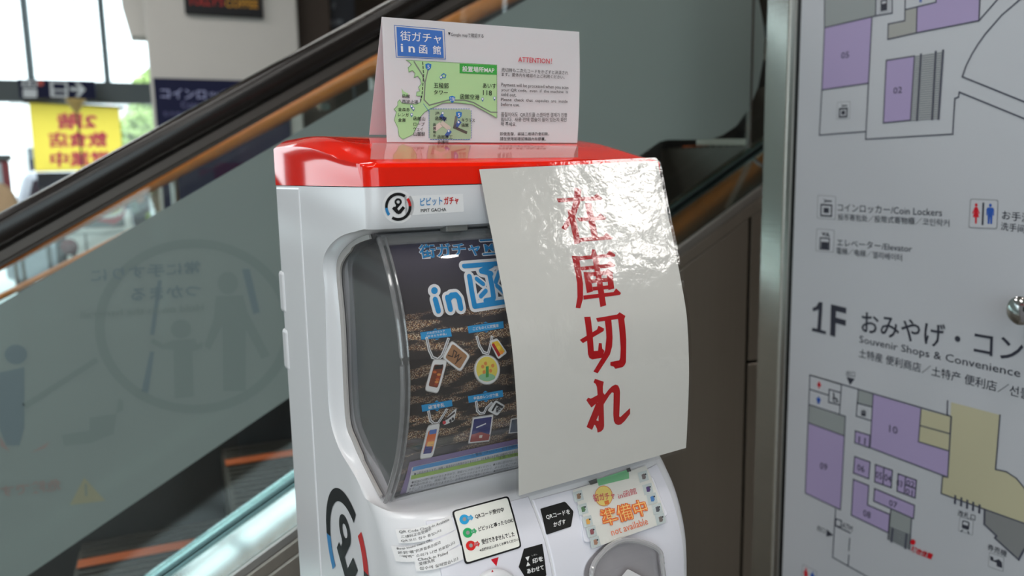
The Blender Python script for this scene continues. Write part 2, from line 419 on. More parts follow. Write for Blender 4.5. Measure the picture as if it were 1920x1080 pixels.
for yc, l in ((GY+.006, 'glossy black near handrail'), (FY, 'black far handrail behind the near one')):
    rail(yc, .078, .066, 1.530, X0, X1).build('handrail', M['rubber'], esc, label=l, smooth=True, angle=60)
    slant(X0, X1, yc-.018, yc+.018, 1.474, 1.498).build('handrail_guide', M['guide'], esc, bevel=.003)
jx = hy(1408, 150, GY)[0]
xs = [X0, -.55, .72, jx, X1]
for yc in (GY, FY):
    for a, b in zip(xs[:-1], xs[1:]):
        slant(a+.003, b-.003, yc, yc+.012, .70, 1.463).build('glass_panel', M['glass'], esc)
    slant(X0, X1, yc-.010, yc+.02, .682, .697).build('glass_channel', M['teal'], esc, bevel=.003)
slant(X0, X1, GY-.0115, GY-.009, .688, .691).build('gasket', M['black'], esc)
# frosted film on the near glass
fp = [(X0, zz(.867, X0)), (hy(546.7, 742, GY)[0], hy(546.7, 742, GY)[2])]
for p in [(1180, 305), (1236, 266), (1250, 262), (1330, 262), (1355, 253), (1380, 236), (1403, 205), (1420, 165), (1431, 110), (1433, 70), (1428, 30), (1418, -20), (1400, -75), (1375, -130)]:
    q = hy(p[0], p[1], GY); fp.append((q[0], q[2]))
xe = fp[-1][0]; fp += [(xe-.12, zz(1.403, xe-.12)), (X0, zz(1.403, X0))]
film = MB().prism([(x, GY-.002, z) for x, z in fp], (0, .0012, 0)).build('frosted_film', M['film'], esc, label='grey green frosted film with faint mirrored pictograms')
# pictograms show through the film as mirrored, faint darker marks
faint = clear('film_mark', (.45, .54, .52, 1), .35, body=.78, bodycol=rgb(118, 131, 128), gain=.6)
faint2 = clear('film_mark_blue', (.45, .54, .56, 1), .35, body=.78, bodycol=rgb(107, 122, 126), gain=.6)
faint3 = clear('film_mark_yellow', (.5, .54, .46, 1), .35, body=.78, bodycol=rgb(141, 142, 120), gain=.6)
faint4 = clear('film_mark_red', (.5, .5, .46, 1), .35, body=.78, bodycol=rgb(138, 126, 122), gain=.6)
fs_ = Flat((0, GY-.002, 1.4), (1, 0, 0), (0, 0, 1))
P = Print(fs_, (0, 420, 2.843), .0006)
def ringp(P, c, rx, ry, k, a0, a1, mt, lay=1, n=40):
    po = [(c[0]+rx*math.cos(t), c[1]-ry*math.sin(t)) for t in np.linspace(a0, a1, n)]
    pi = [(c[0]+rx*k*math.cos(t), c[1]-ry*k*math.sin(t)) for t in np.linspace(a0, a1, n)]
    for i in range(n-1): P.poly([po[i], po[i+1], pi[i+1], pi[i]], mt, lay)
ringp(P, (1035, 545), 530, 465, .9, 0, 2*math.pi, faint, n=64)
P.ell((1215, 315), 55, 60, faint); P.ell((965, 560), 55, 50, faint); P.ell((85, 695), 60, 52, faint2)
P.poly([(1150, 385), (1295, 380), (1320, 470), (1440, 700), (1395, 720), (1310, 560), (1310, 890), (1190, 890), (1185, 540), (1118, 672), (1088, 650), (1140, 500)], faint)
P.poly([(920, 620), (1040, 610), (1050, 640), (1082, 628), (1078, 662), (1025, 680), (1035, 920), (930, 930), (925, 670), (860, 665), (800, 630), (815, 610), (870, 640)], faint)
P.poly([(-40, 800), (130, 762), (130, 1080), (105, 1180), (35, 1180), (-40, 1000)], faint2)
P.poly([(842, 300), (862, 300), (822, 590), (800, 590)], faint2); P.poly([(800, 680), (822, 680), (790, 900), (755, 890)], faint2); P.poly([(1290, 240), (1330, 240), (1385, 470), (1350, 480)], faint2)
P.poly([(120, 960), (510, 710), (525, 735), (140, 985)], faint)
P.f(0, 600, 2.25).poly([(260, 485), (378, 465), (378, 412), (490, 395), (520, 380), (520, 340), (500, 330), (480, 480), (380, 520), (270, 530)], faint)
P.poly([(355, 665), (445, 762), (295, 780)], faint3); P.poly([(358, 690), (366, 690), (368, 740), (360, 742)], faint, 2)
P.poly([(0, 490), (40, 555), (0, 530)], faint4); P.poly([(210, 512), (130, 560), (190, 540)], faint4)
# mirrored lettering: top left is given at the right hand end
P.f(0, 420, 2.843).text('常に手すりに', (1065, 195), (485, 240), (1065, 262), faint2, 2, .01)
P.text('つかまる', (1070, 320), (700, 342), (1070, 385), faint2, 2, .01)
P.text('Hold on to the handrail', (1085, 425), (430, 465), (1085, 460), faint, 2)
P.f(0, 780, 3.6).text('危険です', (410, 420), (0, 470), (410, 500), faint4, 2, .02)
P.build('film_pictograms', film)
# side lines in the glass where panels meet, comb strip low on the right
MB().box((jx-.0025, GY-.004, zz(.70, jx)), (jx+.0025, GY+.012, zz(1.46, jx))).build('glass_joint', M['guide'], esc)
cmb = MB()
for px_ in range(1310, 1404, 6):
    q = hy(px_, 266, GY+.03); cmb.box((q[0]-.003, GY+.03, q[2]-.008), (q[0]+.003, GY+.034, q[2]+.008))
cmb.build('comb_strip', M['steeldark'], esc, kind='stuff')
# deck, trim and steel cladding on our side
DY = 1.498
MB().hexa([(X0, DY, zz(.63, X0)), (X1, DY, zz(.63, X1)), (X1, GY-.0105, zz(.63, X1)), (X0, GY-.0105, zz(.63, X0)), (X0, DY, zz(.680, X0)), (X1, DY, zz(.680, X1)), (X1, GY-.0105, zz(.681, X1)), (X0, GY-.0105, zz(.681, X0))]).build('outer_deck', M['deck'], esc, label='polished steel deck reflecting the windows', bevel=.004)
slant(X0, X1, DY-.010, DY+.001, .657, .682).build('deck_trim', M['alu'], esc, bevel=.003)
slant(X0, X1, DY-.006, DY+.004, .624, .655).build('lower_trim', M['steeldark'], esc, bevel=.002)
zs = hy(1300, 694, DY)[2]; xsm = hy(1405, 500, DY)[0]
for (a, b) in ((X0, -.30), (-.30, .62), (.62, xsm), (xsm, 2.3)):
    top = [zz(.620, a+.004), zz(.620, b-.004)]
    if min(top) > zs+.05:
        MB().hexa([(a+.004, DY, zs+.004), (b-.004, DY, zs+.004), (b-.004, DY+.02, zs+.004), (a+.004, DY+.02, zs+.004), (a+.004, DY, top[0]), (b-.004, DY, top[1]), (b-.004, DY+.02, top[1]), (a+.004, DY+.02, top[0])]).build('cladding_panel', M['steeldark'], esc, bevel=.002)
        MB().box((a+.004, DY, .05), (b-.004, DY+.02, zs-.004)).build('cladding_panel', M['steeldark'], esc, bevel=.002)
    else:
        MB().hexa([(a+.004, DY, .02), (b-.004, DY, .02), (b-.004, DY+.02, .02), (a+.004, DY+.02, .02), (a+.004, DY, max(.03, top[0])), (b-.004, DY, top[1]), (b-.004, DY+.02, top[1]), (a+.004, DY+.02, max(.03, top[0]))]).build('cladding_panel', M['steeldark'], esc, bevel=.002)
MB().hexa([(-.9, DY+.022, 0), (2.3, DY+.022, 0), (2.3, GY-.02, 0), (-.9, GY-.02, 0), (-.9, DY+.022, zz(.60, -.9)), (2.3, DY+.022, zz(.60, 2.3)), (2.3, GY-.02, zz(.60, 2.3)), (-.9, GY-.02, zz(.60, -.9))]).build('truss_core', M['black'], esc)
# inner skirts and steps
slant(X0, X1, GY+.02, GY+.035, .30, .69).build('skirt', M['skirt'], esc)
slant(X0, X1, FY-.05, FY-.035, .20, .69).build('skirt', M['skirt'], esc)
slant(X0, X1, FY-.05, FY+.12, .69, .715).build('inner_deck', M['steeldark'], esc)
for k in range(-1, 8):
    xa = -.311+.378*k; z = .452+.213*k
    st = MB().box((xa, GY+.045, max(.01, z-.20)), (xa+.378, FY-.058, z)).build('step', M['tread'], esc)
    gr = MB()
    for j in range(18):
        y = GY+.06+j*.033; gr.box((xa+.012, y, z), (xa+.37, y+.012, z+.006))
    gr.build('tread_cleats', M['tread'], st, kind='stuff')
    MB().box((xa+.005, 2.19, z+.0061), (xa+.378, 2.235, z+.009)).build('yellow_edge', M['orange'], st)
MB().hexa([(X0, FY+.13, 0), (X1, FY+.13, 0), (X1, FY+.15, 0), (X0, FY+.15, 0), (X0, FY+.13, max(.05, zz(.7, X0))), (X1, FY+.13, zz(.7, X1)), (X1, FY+.15, zz(.7, X1)), (X0, FY+.15, max(.05, zz(.7, X0)))]).build('outer_cladding', M['skirt'], esc)

# ================================================================ STAIRCASE beyond the escalator
stc = thing('staircase', 'dark staircase with an orange brown wooden handrail beyond the escalator', 'stairs', (0, 3.6, 0))
for k in range(14):
    xa = -.95+.30*k
    MB().box((xa, 2.72, max(0, .157*k-.16)), (xa+.32, 4.3, .157*(k+1))).build('stair_step', M['skirt'], stc, bevel=.004)
HY = 3.1
def srail(i, s, h, w, name, m_):
    rings = []
    for X in np.linspace(-1.6, 3.0, 10):
        rings.append([(X, HY+w/2*math.cos(q), i+s*X+h/2*math.sin(q)) for q in [2*math.pi*k/14 for k in range(14)]])
    return MB().loft(rings).build(name, m_, stc, smooth=True, angle=60)
srail(1.482, .521, .078, .06, 'wooden_handrail', M['wood'])
srail(1.340, .485, .024, .024, 'lower_handrail', M['wood'])
for X in np.arange(-1.5, 3.0, .75):
    MB().tube([(X, HY+.03, max(0, .52*(X+.95)-.05)), (X, HY+.03, 1.46+.521*X)], .014, 10).build('handrail_post', M['alu'], stc, smooth=True)
for a in np.arange(-.75, 2.9, .75):
    b = a+.72; zl = lambda X: .62+.52*X
    MB().hexa([(a, HY+.06, zl(a)), (b, HY+.06, zl(b)), (b, HY+.07, zl(b)), (a, HY+.07, zl(a)), (a, HY+.06, zl(a)+.72), (b, HY+.06, zl(b)+.72), (b, HY+.07, zl(b)+.72), (a, HY+.07, zl(a)+.72)]).build('glass_panel', M['glass'], stc)
for p in ((558, 181), (574, 187), (604, 200), (612, 200)):
    q = hy(p[0], p[1], HY+.05); MB().lathe(q, (0, -1, 0), [(.016, -.02), (.016, .004), (.012, .008), (.001, .008)], 14).build('glass_bolt', M['chrome'], stc, smooth=True)

# ================================================================ FLOOR GUIDE BOARD on the right
BX = 1.1
def bp(x, y): return hit(x, y, (1., 0, 0), (BX, 0, 0))
yA, yB, yC2, yD = bp(1440, 20)[1], bp(1484, 20)[1], bp(1494, 20)[1], bp(1502.5, 20)[1]
YN = .42
board = thing('floor_guide_board', 'white station floor guide board in a brushed steel frame at the right', 'sign board', (BX, .7, 0))
MB().box((BX-.004, yB, .25), (BX+.07, yA, 2.35)).build('frame_post', M['steel'], board, bevel=.004)
MB().box((BX-.004, YN-.06, .25), (BX+.07, YN, 2.35)).build('frame_post', M['steel'], board, bevel=.004)
MB().box((BX+.0, YN, 2.29), (BX+.07, yB, 2.35)).build('frame_rail', M['steel'], board, bevel=.004)
MB().box((BX+.0, YN, .25), (BX+.07, yB, .31)).build('frame_rail', M['steel'], board, bevel=.004)
MB().box((BX-.0015, yC2, .3), (BX+.02, yB, 2.3)).build('frame_lip', M['alu'], board, bevel=.002)
MB().box((BX+.002, yD, .3), (BX+.03, yC2, 2.3)).build('gasket', M['black'], board)
for y in (yA-.03, YN-.03):
    MB().box((BX+.01, y-.025, 0), (BX+.06, y+.025, .25)).build('foot', M['steel'], board, bevel=.003)
face = MB().box((BX, YN, .31), (BX+.03, yD, 2.29)).build('face_panel', M['boardwhite'], board)
bs = Flat((BX, 0, 1.2), (0, -1, 0), (0, 0, 1))
LN = ink(74, 76, 90); PUR = ink(166, 152, 192); GR = ink(146, 152, 153); GR2 = ink(128, 130, 132); BG = ink(184, 180, 152); TXT = ink(52, 54, 66); GRB = ink(160, 161, 158)
LW = .0022
P = Print(bs, (1420, 0, 3.6), .0004)
P.poly([(458, -260), (805, -330), (800, 105), (455, 185)], GR); P.line([(455, -200), (455, 187), (800, 107), (912, 88), (912, -200)], LW, LN); P.line([(805, -200), (800, 105)], LW, LN)
P.poly([(455, 190), (775, 118), (750, 562), (437, 607)], PUR); P.line([(455, 190), (437, 607), (420, 912), (735, 888), (775, 118)], LW, LN); P.line([(437, 607), (750, 562)], LW, LN)
P.text('05', (570, 355), (622, 347), (568, 397), TXT, 2)
P.line([(735, 888), (733, 940), (1320, 905), (1335, 665), (1360, 655), (1365, 622), (1830, 812)], LW, LN)
P.poly([(882, 265), (885, 162), (997, 140), (1003, 65), (1080, 48), (1075, 222)], GRB); P.poly([(1080, 48), (1208, 15), (1210, -250), (1515, -320), (1497, 140), (1075, 222)], PUR)
P.line([(1003, -200), (997, 140), (885, 162), (882, 265), (1075, 222), (1497, 140), (1512, -200)], LW, LN); P.line([(1003, 65), (1208, 15), (1212, -200)], LW, LN); P.line([(1080, 48), (1075, 222)], LW, LN); P.line([(1497, 140), (1630, -12), (1780, -150)], LW, LN)
P.line([(1900, -95), (1770, 0), (1650, 103), (1540, 230), (1490, 300), (1450, 365), (1410, 445), (1385, 518), (1830, 698)], LW, LN)
P.poly([(872, 408), (1062, 378), (1035, 812), (852, 830)], PUR); P.poly([(1062, 378), (1255, 345), (1225, 800), (1035, 812)], ink(170, 174, 176))
P.line([(872, 408), (1062, 378), (1035, 812), (852, 830)], LW, LN, closed=True); P.text('02', (922, 592), (980, 584), (920, 634), TXT, 2)
for i in range(29):
    t = i/28; P.line([(1062-27*t, 385+427*t), (1253-28*t, 358+442*t)], .0010, LN)
for a, b in (((1107, 368), (1080, 810)), ((1207, 350), (1182, 804)), ((1256, 342), (1225, 802))): P.line([a, b], .0035, LN, 2)
def locker(P, q, mt=TXT):   # coin locker pictogram in a thin rounded box, q = corners
    o, ex, ey = V(q[0], float), V(q[1], float)-V(q[0]), V(q[3], float)-V(q[0])
    g = lambda x, y: tuple(o+ex*x+ey*y)
    P.rrect([g(0, 0), g(1, 0), g(1, 1), g(0, 1)], .08, ink(150, 153, 160), 1.2); P.rrect([g(.04, .03), g(.96, .03), g(.96, .97), g(.04, .97)], .08, ink(188, 191, 198), 1.5)
    P.line([g(.22, .4), g(.78, .4), g(.78, .86), g(.22, .86)], .003, mt, 2, True); P.poly([g(.36, .52), g(.64, .52), g(.64, .74), g(.36, .74)], mt, 2)
    P.poly([g(.3, .14), g(.48, .2), g(.78, .2), g(.78, .26), g(.48, .27), g(.32, .33), g(.42, .23)], mt, 2)
def lift(P, q, mt=TXT):
    o, ex, ey = V(q[0], float), V(q[1], float)-V(q[0]), V(q[3], float)-V(q[0])
    g = lambda x, y: tuple(o+ex*x+ey*y)
    P.rrect([g(0, 0), g(1, 0), g(1, 1), g(0, 1)], .08, ink(150, 153, 160), 1.2); P.rrect([g(.04, .03), g(.96, .03), g(.96, .97), g(.04, .97)], .08, ink(188, 191, 198), 1.5)
    P.line([g(.24, .4), g(.74, .4), g(.74, .88), g(.24, .88)], .0025, mt, 2, True); P.poly([g(.3, .56), g(.7, .56), g(.7, .86), g(.3, .86)], mt, 2)
    P.poly([g(.3, .15), g(.42, .32), g(.54, .15), g(.45, .15), g(.42, .22), g(.39, .15)], mt, 2); P.poly([g(.5, .32), g(.62, .12), g(.76, .32), g(.66, .32), g(.63, .22), g(.58, .32)], mt, 2)
def person(P, q, mt, skirt=False):
    o, ex, ey = V(q[0], float), V(q[1], float)-V(q[0]), V(q[3], float)-V(q[0])
    g = lambda x, y: tuple(o+ex*x+ey*y)
    P.poly([g(.5+.16*math.cos(t), .1+.085*math.sin(t)) for t in [2*math.pi*k/14 for k in range(14)]], mt, 2)
    if skirt: P.poly([g(.34, .2), g(.66, .2), g(.95, .5), g(.85, .53), g(.68, .36), g(.86, .68), g(.62, .68), g(.6, .98), g(.4, .98), g(.38, .68), g(.14, .68), g(.32, .36), g(.15, .53), g(.05, .5)], mt, 2)
    else: P.poly([g(.22, .2), g(.78, .2), g(.92, .28), g(.92, .58), g(.8, .58), g(.78, .34), g(.75, .98), g(.55, .98), g(.5, .62), g(.45, .98), g(.25, .98), g(.22, .34), g(.2, .58), g(.08, .58), g(.08, .28)], mt, 2)
locker(P, [(540, 690), (630, 683), (626, 800), (535, 808)]); lift(P, [(822, -45), (895, -60), (893, 78), (820, 92)])
P.poly([(1085, -30), (1140, -40), (1138, 20), (1085, 32)], ink(188, 191, 198)); person(P, [(1090, -50), (1122, -55), (1120, 15), (1088, 20)], ink(50, 90, 170))
P.f(1480, 340, 2.7)
locker(P, [(143, 68), (238, 75), (234, 195), (140, 188)]); lift(P, [(138, 238), (231, 246), (227, 362), (133, 353)])
P.text('コインロッカー/Coin Lockers', (247, 113), (775, 135), (247, 152), TXT); P.text('投币寄包处／投幣式寄物櫃／코인락커', (247, 163), (812, 192), (247, 196), TXT)
P.text('エレベーター/Elevator', (243, 290), (623, 320), (243, 326), TXT); P.text('電梯／电梯／엘리베이터', (240, 333), (572, 368), (240, 367), TXT)
P.rrect([(916, 87), (1060, 93), (1054, 242), (908, 236)], .08, ink(140, 143, 150), 1.2); P.rrect([(921, 92), (1055, 98), (1049, 237), (913, 231)], .08, ink(188, 191, 198), 1.5)
person(P, [(926, 108), (970, 110), (968, 218), (924, 215)], ink(196, 24, 40), True); person(P, [(997, 110), (1043, 112), (1040, 220), (994, 217)], ink(40, 84, 170)); P.line([(984, 112), (980, 217)], .003, TXT, 2)
P.text('お手洗い/Restrooms', (1080, 146), (1560, 205), (1078, 192), TXT); P.text('洗手间／洗手間／화장실', (1074, 205), (1560, 270), (1072, 246), TXT)
P.poly([(152, 610), (170, 613), (161, 752), (188, 759), (186, 774), (116, 757), (118, 741), (143, 747), (150, 648), (121, 658), (119, 640), (136, 634)], TXT, 2); P.text('F', (213, 622), (290, 641), (208, 779), TXT, 2, .02)
P.text('おみやげ・コンビニ', (368, 655), (1500, 842), (366, 765), TXT, 2, .008); P.text('Souvenir Shops & Convenience Stores', (357, 780), (1415, 1000), (356, 826), TXT)
P.text('土特産 便利商店／土特产 便利店／선물 편의점', (355, 845), (1420, 1100), (353, 890), TXT)
P.text('出口', (290, 956), (335, 964), (289, 984), TXT); P.poly([(290, 990), (332, 1000), (308, 1032)], TXT)
P.f(1480, 680, 2.7)
P.line([(265, 110), (105, 62), (82, 660), (260, 745), (285, 272), (102, 212)], LW, LN); P.line([(105, 62), (820, 272), (803, 580), (410, 430), (425, 160)], LW, LN)
P.line([(105, 135), (200, 165)], LW, LN); P.line([(265, 110), (255, 262)], LW, LN); P.line([(203, 135), (262, 152), (258, 215), (200, 200)], LW, LN, closed=True)
person(P, [(140, 92), (166, 98), (164, 134), (138, 128)], ink(196, 24, 40), True); person(P, [(138, 168), (163, 174), (161, 212), (136, 206)], ink(40, 84, 170))
P.line([(225, 155), (228, 180), (240, 183), (246, 198)], .003, TXT); P.line([(222, 178), (226, 196), (238, 198)], .002, TXT)
P.poly([(102, 212), (285, 272), (278, 370), (100, 305)], GR); P.poly([(100, 305), (278, 370), (260, 745), (82, 660)], PUR); P.line([(100, 305), (278, 370)], LW, LN); P.text('09', (158, 503), (194, 514), (156, 536), TXT)
P.poly([(348, 137), (422, 158), (416, 223), (345, 204)], GR); P.line([(350, 135), (340, 270), (412, 293)], LW, LN); P.line([(345, 204), (416, 223)], LW, LN); lift(P, [(362, 228), (396, 236), (392, 276), (360, 267)])
P.poly([(425, 160), (665, 232), (655, 400), (810, 447), (803, 580), (410, 430)], PUR); P.text('10', (508, 314), (550, 326), (507, 350), TXT)
P.poly([(668, 235), (822, 275), (815, 360), (663, 318)], BG); P.poly([(663, 318), (815, 360), (810, 447), (655, 400)], BG); P.line([(668, 235), (655, 400), (810, 447)], LW, LN); P.line([(663, 318), (815, 360)], LW, LN)
P.poly([(820, 200), (1068, 265), (1045, 540), (1100, 552), (1150, 585), (1188, 630), (1260, 720), (1260, 840), (990, 740), (770, 662), (777, 578), (803, 580)], BG)
P.line([(803, 193), (800, 262), (822, 275), (803, 580), (777, 575), (770, 662), (990, 742), (1260, 838)], LW, LN); P.line([(1068, 265), (1045, 540), (1100, 552), (1150, 585), (1188, 630), (1260, 740)], LW, LN)
P.poly([(335, 345), (410, 368), (405, 430), (332, 405)], PUR); P.line([(335, 345), (410, 368), (405, 430), (332, 405)], LW, LN, closed=True); P.text('11', (354, 372), (388, 382), (352, 405), TXT)
for q, t, b in (([(332, 475), (410, 503), (403, 588), (325, 558)], '06', [(346, 512), (382, 524), (345, 544)]), ([(437, 515), (523, 545), (517, 633), (433, 603)], '05 04', [(440, 548), (518, 572), (438, 582)]), ([(552, 562), (645, 595), (638, 685), (546, 650)], '03', [(545, 590), (575, 600), (543, 620)]),
                ([(433, 637), (635, 722), (630, 790), (428, 700)], '07', [(508, 692), (548, 708), (506, 722)])):
    P.poly(q, PUR); P.line(q, LW, LN, closed=True); P.text(t, b[0], b[1], b[2], TXT)
P.line([(480, 530), (475, 618)], LW, LN); P.line([(590, 577), (583, 664)], LW, LN); P.line([(588, 618), (641, 638)], LW, LN); P.text('02', (596, 592), (636, 604), (594, 622), TXT); P.text('01', (592, 634), (626, 646), (590, 662), TXT)
q = [(325, 590), (403, 622), (397, 720), (510, 768), (503, 862), (315, 772)]; P.poly(q, PUR); P.line(q, LW, LN, closed=True); P.text('08', (377, 742), (414, 757), (375, 774), TXT)
P.poly([(515, 742), (620, 788), (612, 945), (500, 893)], GR); P.line([(515, 742), (500, 893)], LW, LN); P.line([(620, 788), (610, 945)], LW, LN)
for i in range(7): t = i/6; P.line([(508-8*t, 832+61*t), (616-6*t, 876+68*t)], .0016, LN)
for a, b in (((525, 840), (518, 905)), ((595, 868), (588, 938))): P.line([a, b], .004, LN, 2)
P.ell((628, 908), 13, 14, ink(200, 20, 36), 2.5); P.text('現在位置', (624, 926), (732, 968), (614, 955), ink(200, 20, 36), 2.5, .03)
for x, y in ((842, 675), (873, 686), (903, 698), (933, 709), (965, 722)): P.line([(x, y), (x-2, y+36)], .0035, LN, 2)
P.text('改札口', (857, 744), (945, 770), (854, 775), TXT); P.text('券売機', (1008, 914), (1105, 952), (1004, 946), TXT)
P.rrect([(864, 778), (935, 799), (930, 876), (855, 851)], .08, ink(150, 153, 160), 1.2); P.rrect([(867, 782), (931, 802), (926, 871), (859, 848)], .08, ink(188, 191, 198), 1.5)
P.rrect([(878, 796), (915, 807), (911, 848), (874, 836)], .2, TXT, 2); P.poly([(883, 803), (908, 811), (906, 826), (881, 818)], ink(188, 191, 198), 2.5); P.poly([(876, 845), (884, 846), (872, 858), (866, 855)], TXT, 2); P.poly([(902, 852), (910, 853), (914, 866), (908, 868)], TXT, 2)
P.rrect([(1013, 958), (1090, 985), (1085, 1060), (1006, 1033)], .08, ink(150, 153, 160), 1.2); P.rrect([(1016, 962), (1086, 987), (1081, 1055), (1010, 1030)], .08, ink(188, 191, 198), 1.5)
P.poly([(1018, 978), (1034, 984), (1036, 1000), (1050, 998), (1062, 994), (1078, 1010), (1080, 1040), (1052, 1030), (1050, 1012), (1020, 1000)], TXT, 2)
P.poly([(990, 740), (1260, 838), (1260, 860), (1188, 950), (1162, 997), (1042, 888), (1050, 876), (988, 818)], GR2); P.line([(990, 742), (988, 818), (1050, 876), (1042, 888), (1162, 997), (1188, 950), (1260, 850)], LW*1.3, LN)
P.line([(235, 742), (220, 985), (390, 1080), (700, 1240)], LW, LN); P.line([(237, 790), (265, 800), (262, 832), (235, 824)], LW, LN, closed=True); P.line([(235, 826), (310, 862)], LW, LN); P.text('ATM', (270, 806), (322, 828), (268, 834), TXT)
P.text('西口', (143, 824), (183, 842), (141, 848), TXT); P.poly([(190, 843), (224, 874), (188, 880)], TXT); P.line([(307, 890), (302, 950)], LW, LN); P.line([(303, 975), (298, 1030)], LW, LN)
P.rrect([(68, 1018), (142, 1056), (136, 1140), (60, 1100)], .08, ink(150, 153, 160), 1.2); P.rrect([(71, 1023), (138, 1058), (132, 1134), (64, 1098)], .08, ink(188, 191, 198), 1.5)
person(P, [(72, 1030), (102, 1046), (98, 1110), (68, 1094)], ink(196, 24, 40), True); person(P, [(108, 1050), (134, 1064), (130, 1126), (104, 1112)], ink(40, 84, 170))
P.build('map_print', face, 'printed floor plans in lilac and grey with station lettering')
q = bp(1950, 578)
MB().lathe((BX-.0, q[1], q[2]), (-1, 0, 0), [(.016, 0), (.016, .03), (.02, .034), (.02, .042), (.015, .046), (.001, .047)], 20).build('panel_knob', M['chrome'], board, smooth=True)

# ================================================================ CAPSULE MACHINE
D0 = .66
O3 = EYE+ray(690, 350)*D0; O3[2] = 0
mu = V([math.cos(MROT), math.sin(MROT), 0]); mv = V([-math.sin(MROT), math.cos(MROT), 0])
def MW(a, b, c): return O3+mu*a+mv*b+V([0, 0, c])
def ML(P): d = P-O3; return d@mu, d@mv, P[2]
W = .331
FC = [.80, .90, .98, 1.03, 1.07, 1.107, 1.130, 1.1475]
FB = [-.055, -.066, -.073, -.073, -.069, -.055, -.0375, -.0205]
def corner(a, R):
    a = min(a, W-a)
    return 0 if a >= R else R-math.sqrt(max(0, R*R-(R-max(a, 0))**2))
def front(a, c): return cr(FC, FB, c)+corner(a, .055)
def cover(c): return -.026+(3.45 if c > 1.285 else 2.85)*(c-1.285)**2
mac = thing('capsule_machine', 'white capsule toy vending machine with a red lid and night view display window', 'vending machine', MW(W/2, .12, 0))
OUT = [(-.018, 1.148), (.022, 1.149), (.083, 1.164), (.125, 1.180), (.144, 1.216), (.136, 1.323), (.137, 1.361), (.119, 1.379), (.076, 1.394), (.024, 1.402)]
INN = [(-.019, 1.1465), (.022, 1.1455), (.07, 1.164), (.105, 1.183), (.124, 1.205), (.123, 1.30), (.128, 1.355), (.112, 1.374), (.070, 1.390), (.024, 1.399)]
def dense(pts, n=4):
    out = []; L = len(pts)
    for i in range(L-1):
        p0, p1, p2, p3 = [V(pts[max(0, min(L-1, j))]) for j in (i-1, i, i+1, i+2)]
        for k in range(n):
            t = k/n; out.append(tuple(.5*((2*p1)+(-p0+p2)*t+(2*p0-5*p1+4*p2-p3)*t*t+(-p0+3*p1-3*p2+p3)*t**3)))
    return out+[tuple(pts[-1])]
O_, I_ = dense(OUT), dense(INN)
cs = list(np.linspace(.80, .95, 8))+list(np.linspace(.956, 1.1455, 50))
def sl(a):
    e = min(a, W-a); t = min(1, e/.011); t = t*t*(3-2*t); sh = corner(a, .055); hd = corner(a, .012)
    r = [(.30, .80)]+[(front(a, c), c) for c in cs]
    for (o, i) in zip(O_, I_):
        p = V(o)+(V(i)-V(o))*t; u = max(0, min(1, 1-(p[1]-1.15)/.03)); u2 = max(0, 1-abs(p[0]-.0)/.03)
        u3 = max(0, min(1, 1-(p[0]+.019)/.085)); r.append((p[0]+(sh*u*u3 if p[1] < 1.2 else hd*u2), p[1]))
    r += [(hd+.003, 1.4035), (hd, 1.408), (hd, 1.425), (hd, 1.4395), (.30, 1.4395)]
    return [MW(a, b, c) for b, c in r]
av = [0, .0003, .001, .002, .0035, .0055, .008, .011, .0145, .0185, .023, .028, .034, .04, .047, .056]; av = av+[W/2]+[W-a for a in av[::-1]]
body = MB().loft([sl(a) for a in av]).build('body', M['plastic'], mac, smooth=True, angle=35)
# rear shell behind the side seam, a little proud
MB().loft([[MW(a, b, c) for b, c in ((.205, .80), (.205, 1.438), (.298, 1.438), (.298, .80))] for a in (-.0012, W+.0012)]).build('rear_shell', M['plastic'], mac, bevel=.002)
for c in (1.29, 1.22): MB().loft([[MW(a, b, z) for b, z in ((.285, c), (.285, c+.05), (.306, c+.05), (.306, c))] for a in (-.003, .02)]).build('rear_latch', M['plastic'], mac, bevel=.004)
# red lid
LB = [0, .004, .02, .06, .10, .16, .22, .30]; LC = [1.456, 1.4595, 1.4635, 1.4735, 1.4815, 1.489, 1.4925, 1.4925]
def lid(a):
    e = min(a, W-a); dz = -.0105*max(0, 1-e/.022)**2; R = corner(a, .014)
    bb = list(np.linspace(0, 1, 26)); r = [(R-.0005, 1.4402), (R-.0005, 1.447), (R, 1.4535)]
    for t in bb:
        b = .3*t**1.5; r.append((b+R*(1-t)**4, cr(LB, LC, b)+dz*min(1, b/.07)))
    return [MW(a, b, c) for b, c in r+[(.3005, 1.47+dz), (.3005, 1.4402)]]
MB().loft([lid(a) for a in [-.0005, .0002, .0008, .0018, .0032, .005, .0075, .0105, .014, .018, .022, .03]+[W/2]+[W-a for a in [.03, .022, .018, .014, .0105, .0075, .005, .0032, .0018, .0008, .0002, -.0005]]]).build('lid', M['red'], mac, 'glossy red domed lid', smooth=True, angle=38)
# display window: liner, clear cover, ribs
LIN = dense([(.028, 1.1485), (.034, 1.1487), (.07, 1.168), (.10, 1.187), (.117, 1.21), (.117, 1.30), (.12, 1.352), (.106, 1.370), (.066, 1.385), (.024, 1.393)])
ccs = list(np.linspace(1.1465, 1.395, 36))
MB().loft([[MW(a, max(cover(c)+.009, -1), c) for c in ccs]+[MW(a, b, c) for b, c in LIN[::-1]] for a in (.024, W-.024)]).build('display_liner', M['liner'], mac, smooth=True, angle=30)
def sideplate(a):
    return [[MW(x, cover(c), c) for c in ccs]+[MW(x, b, c) for b, c in I_[6:][::-1]] for x in (a, a+.0025)]
cov = MB().loft([[MW(a, cover(c), c) for c in ccs]+[MW(a, cover(c)+.002, c) for c in ccs[::-1]] for a in (.0155, W-.0155)]).build('window_cover', M['clear'], mac, 'bulging clear plastic display cover', smooth=True, angle=50)
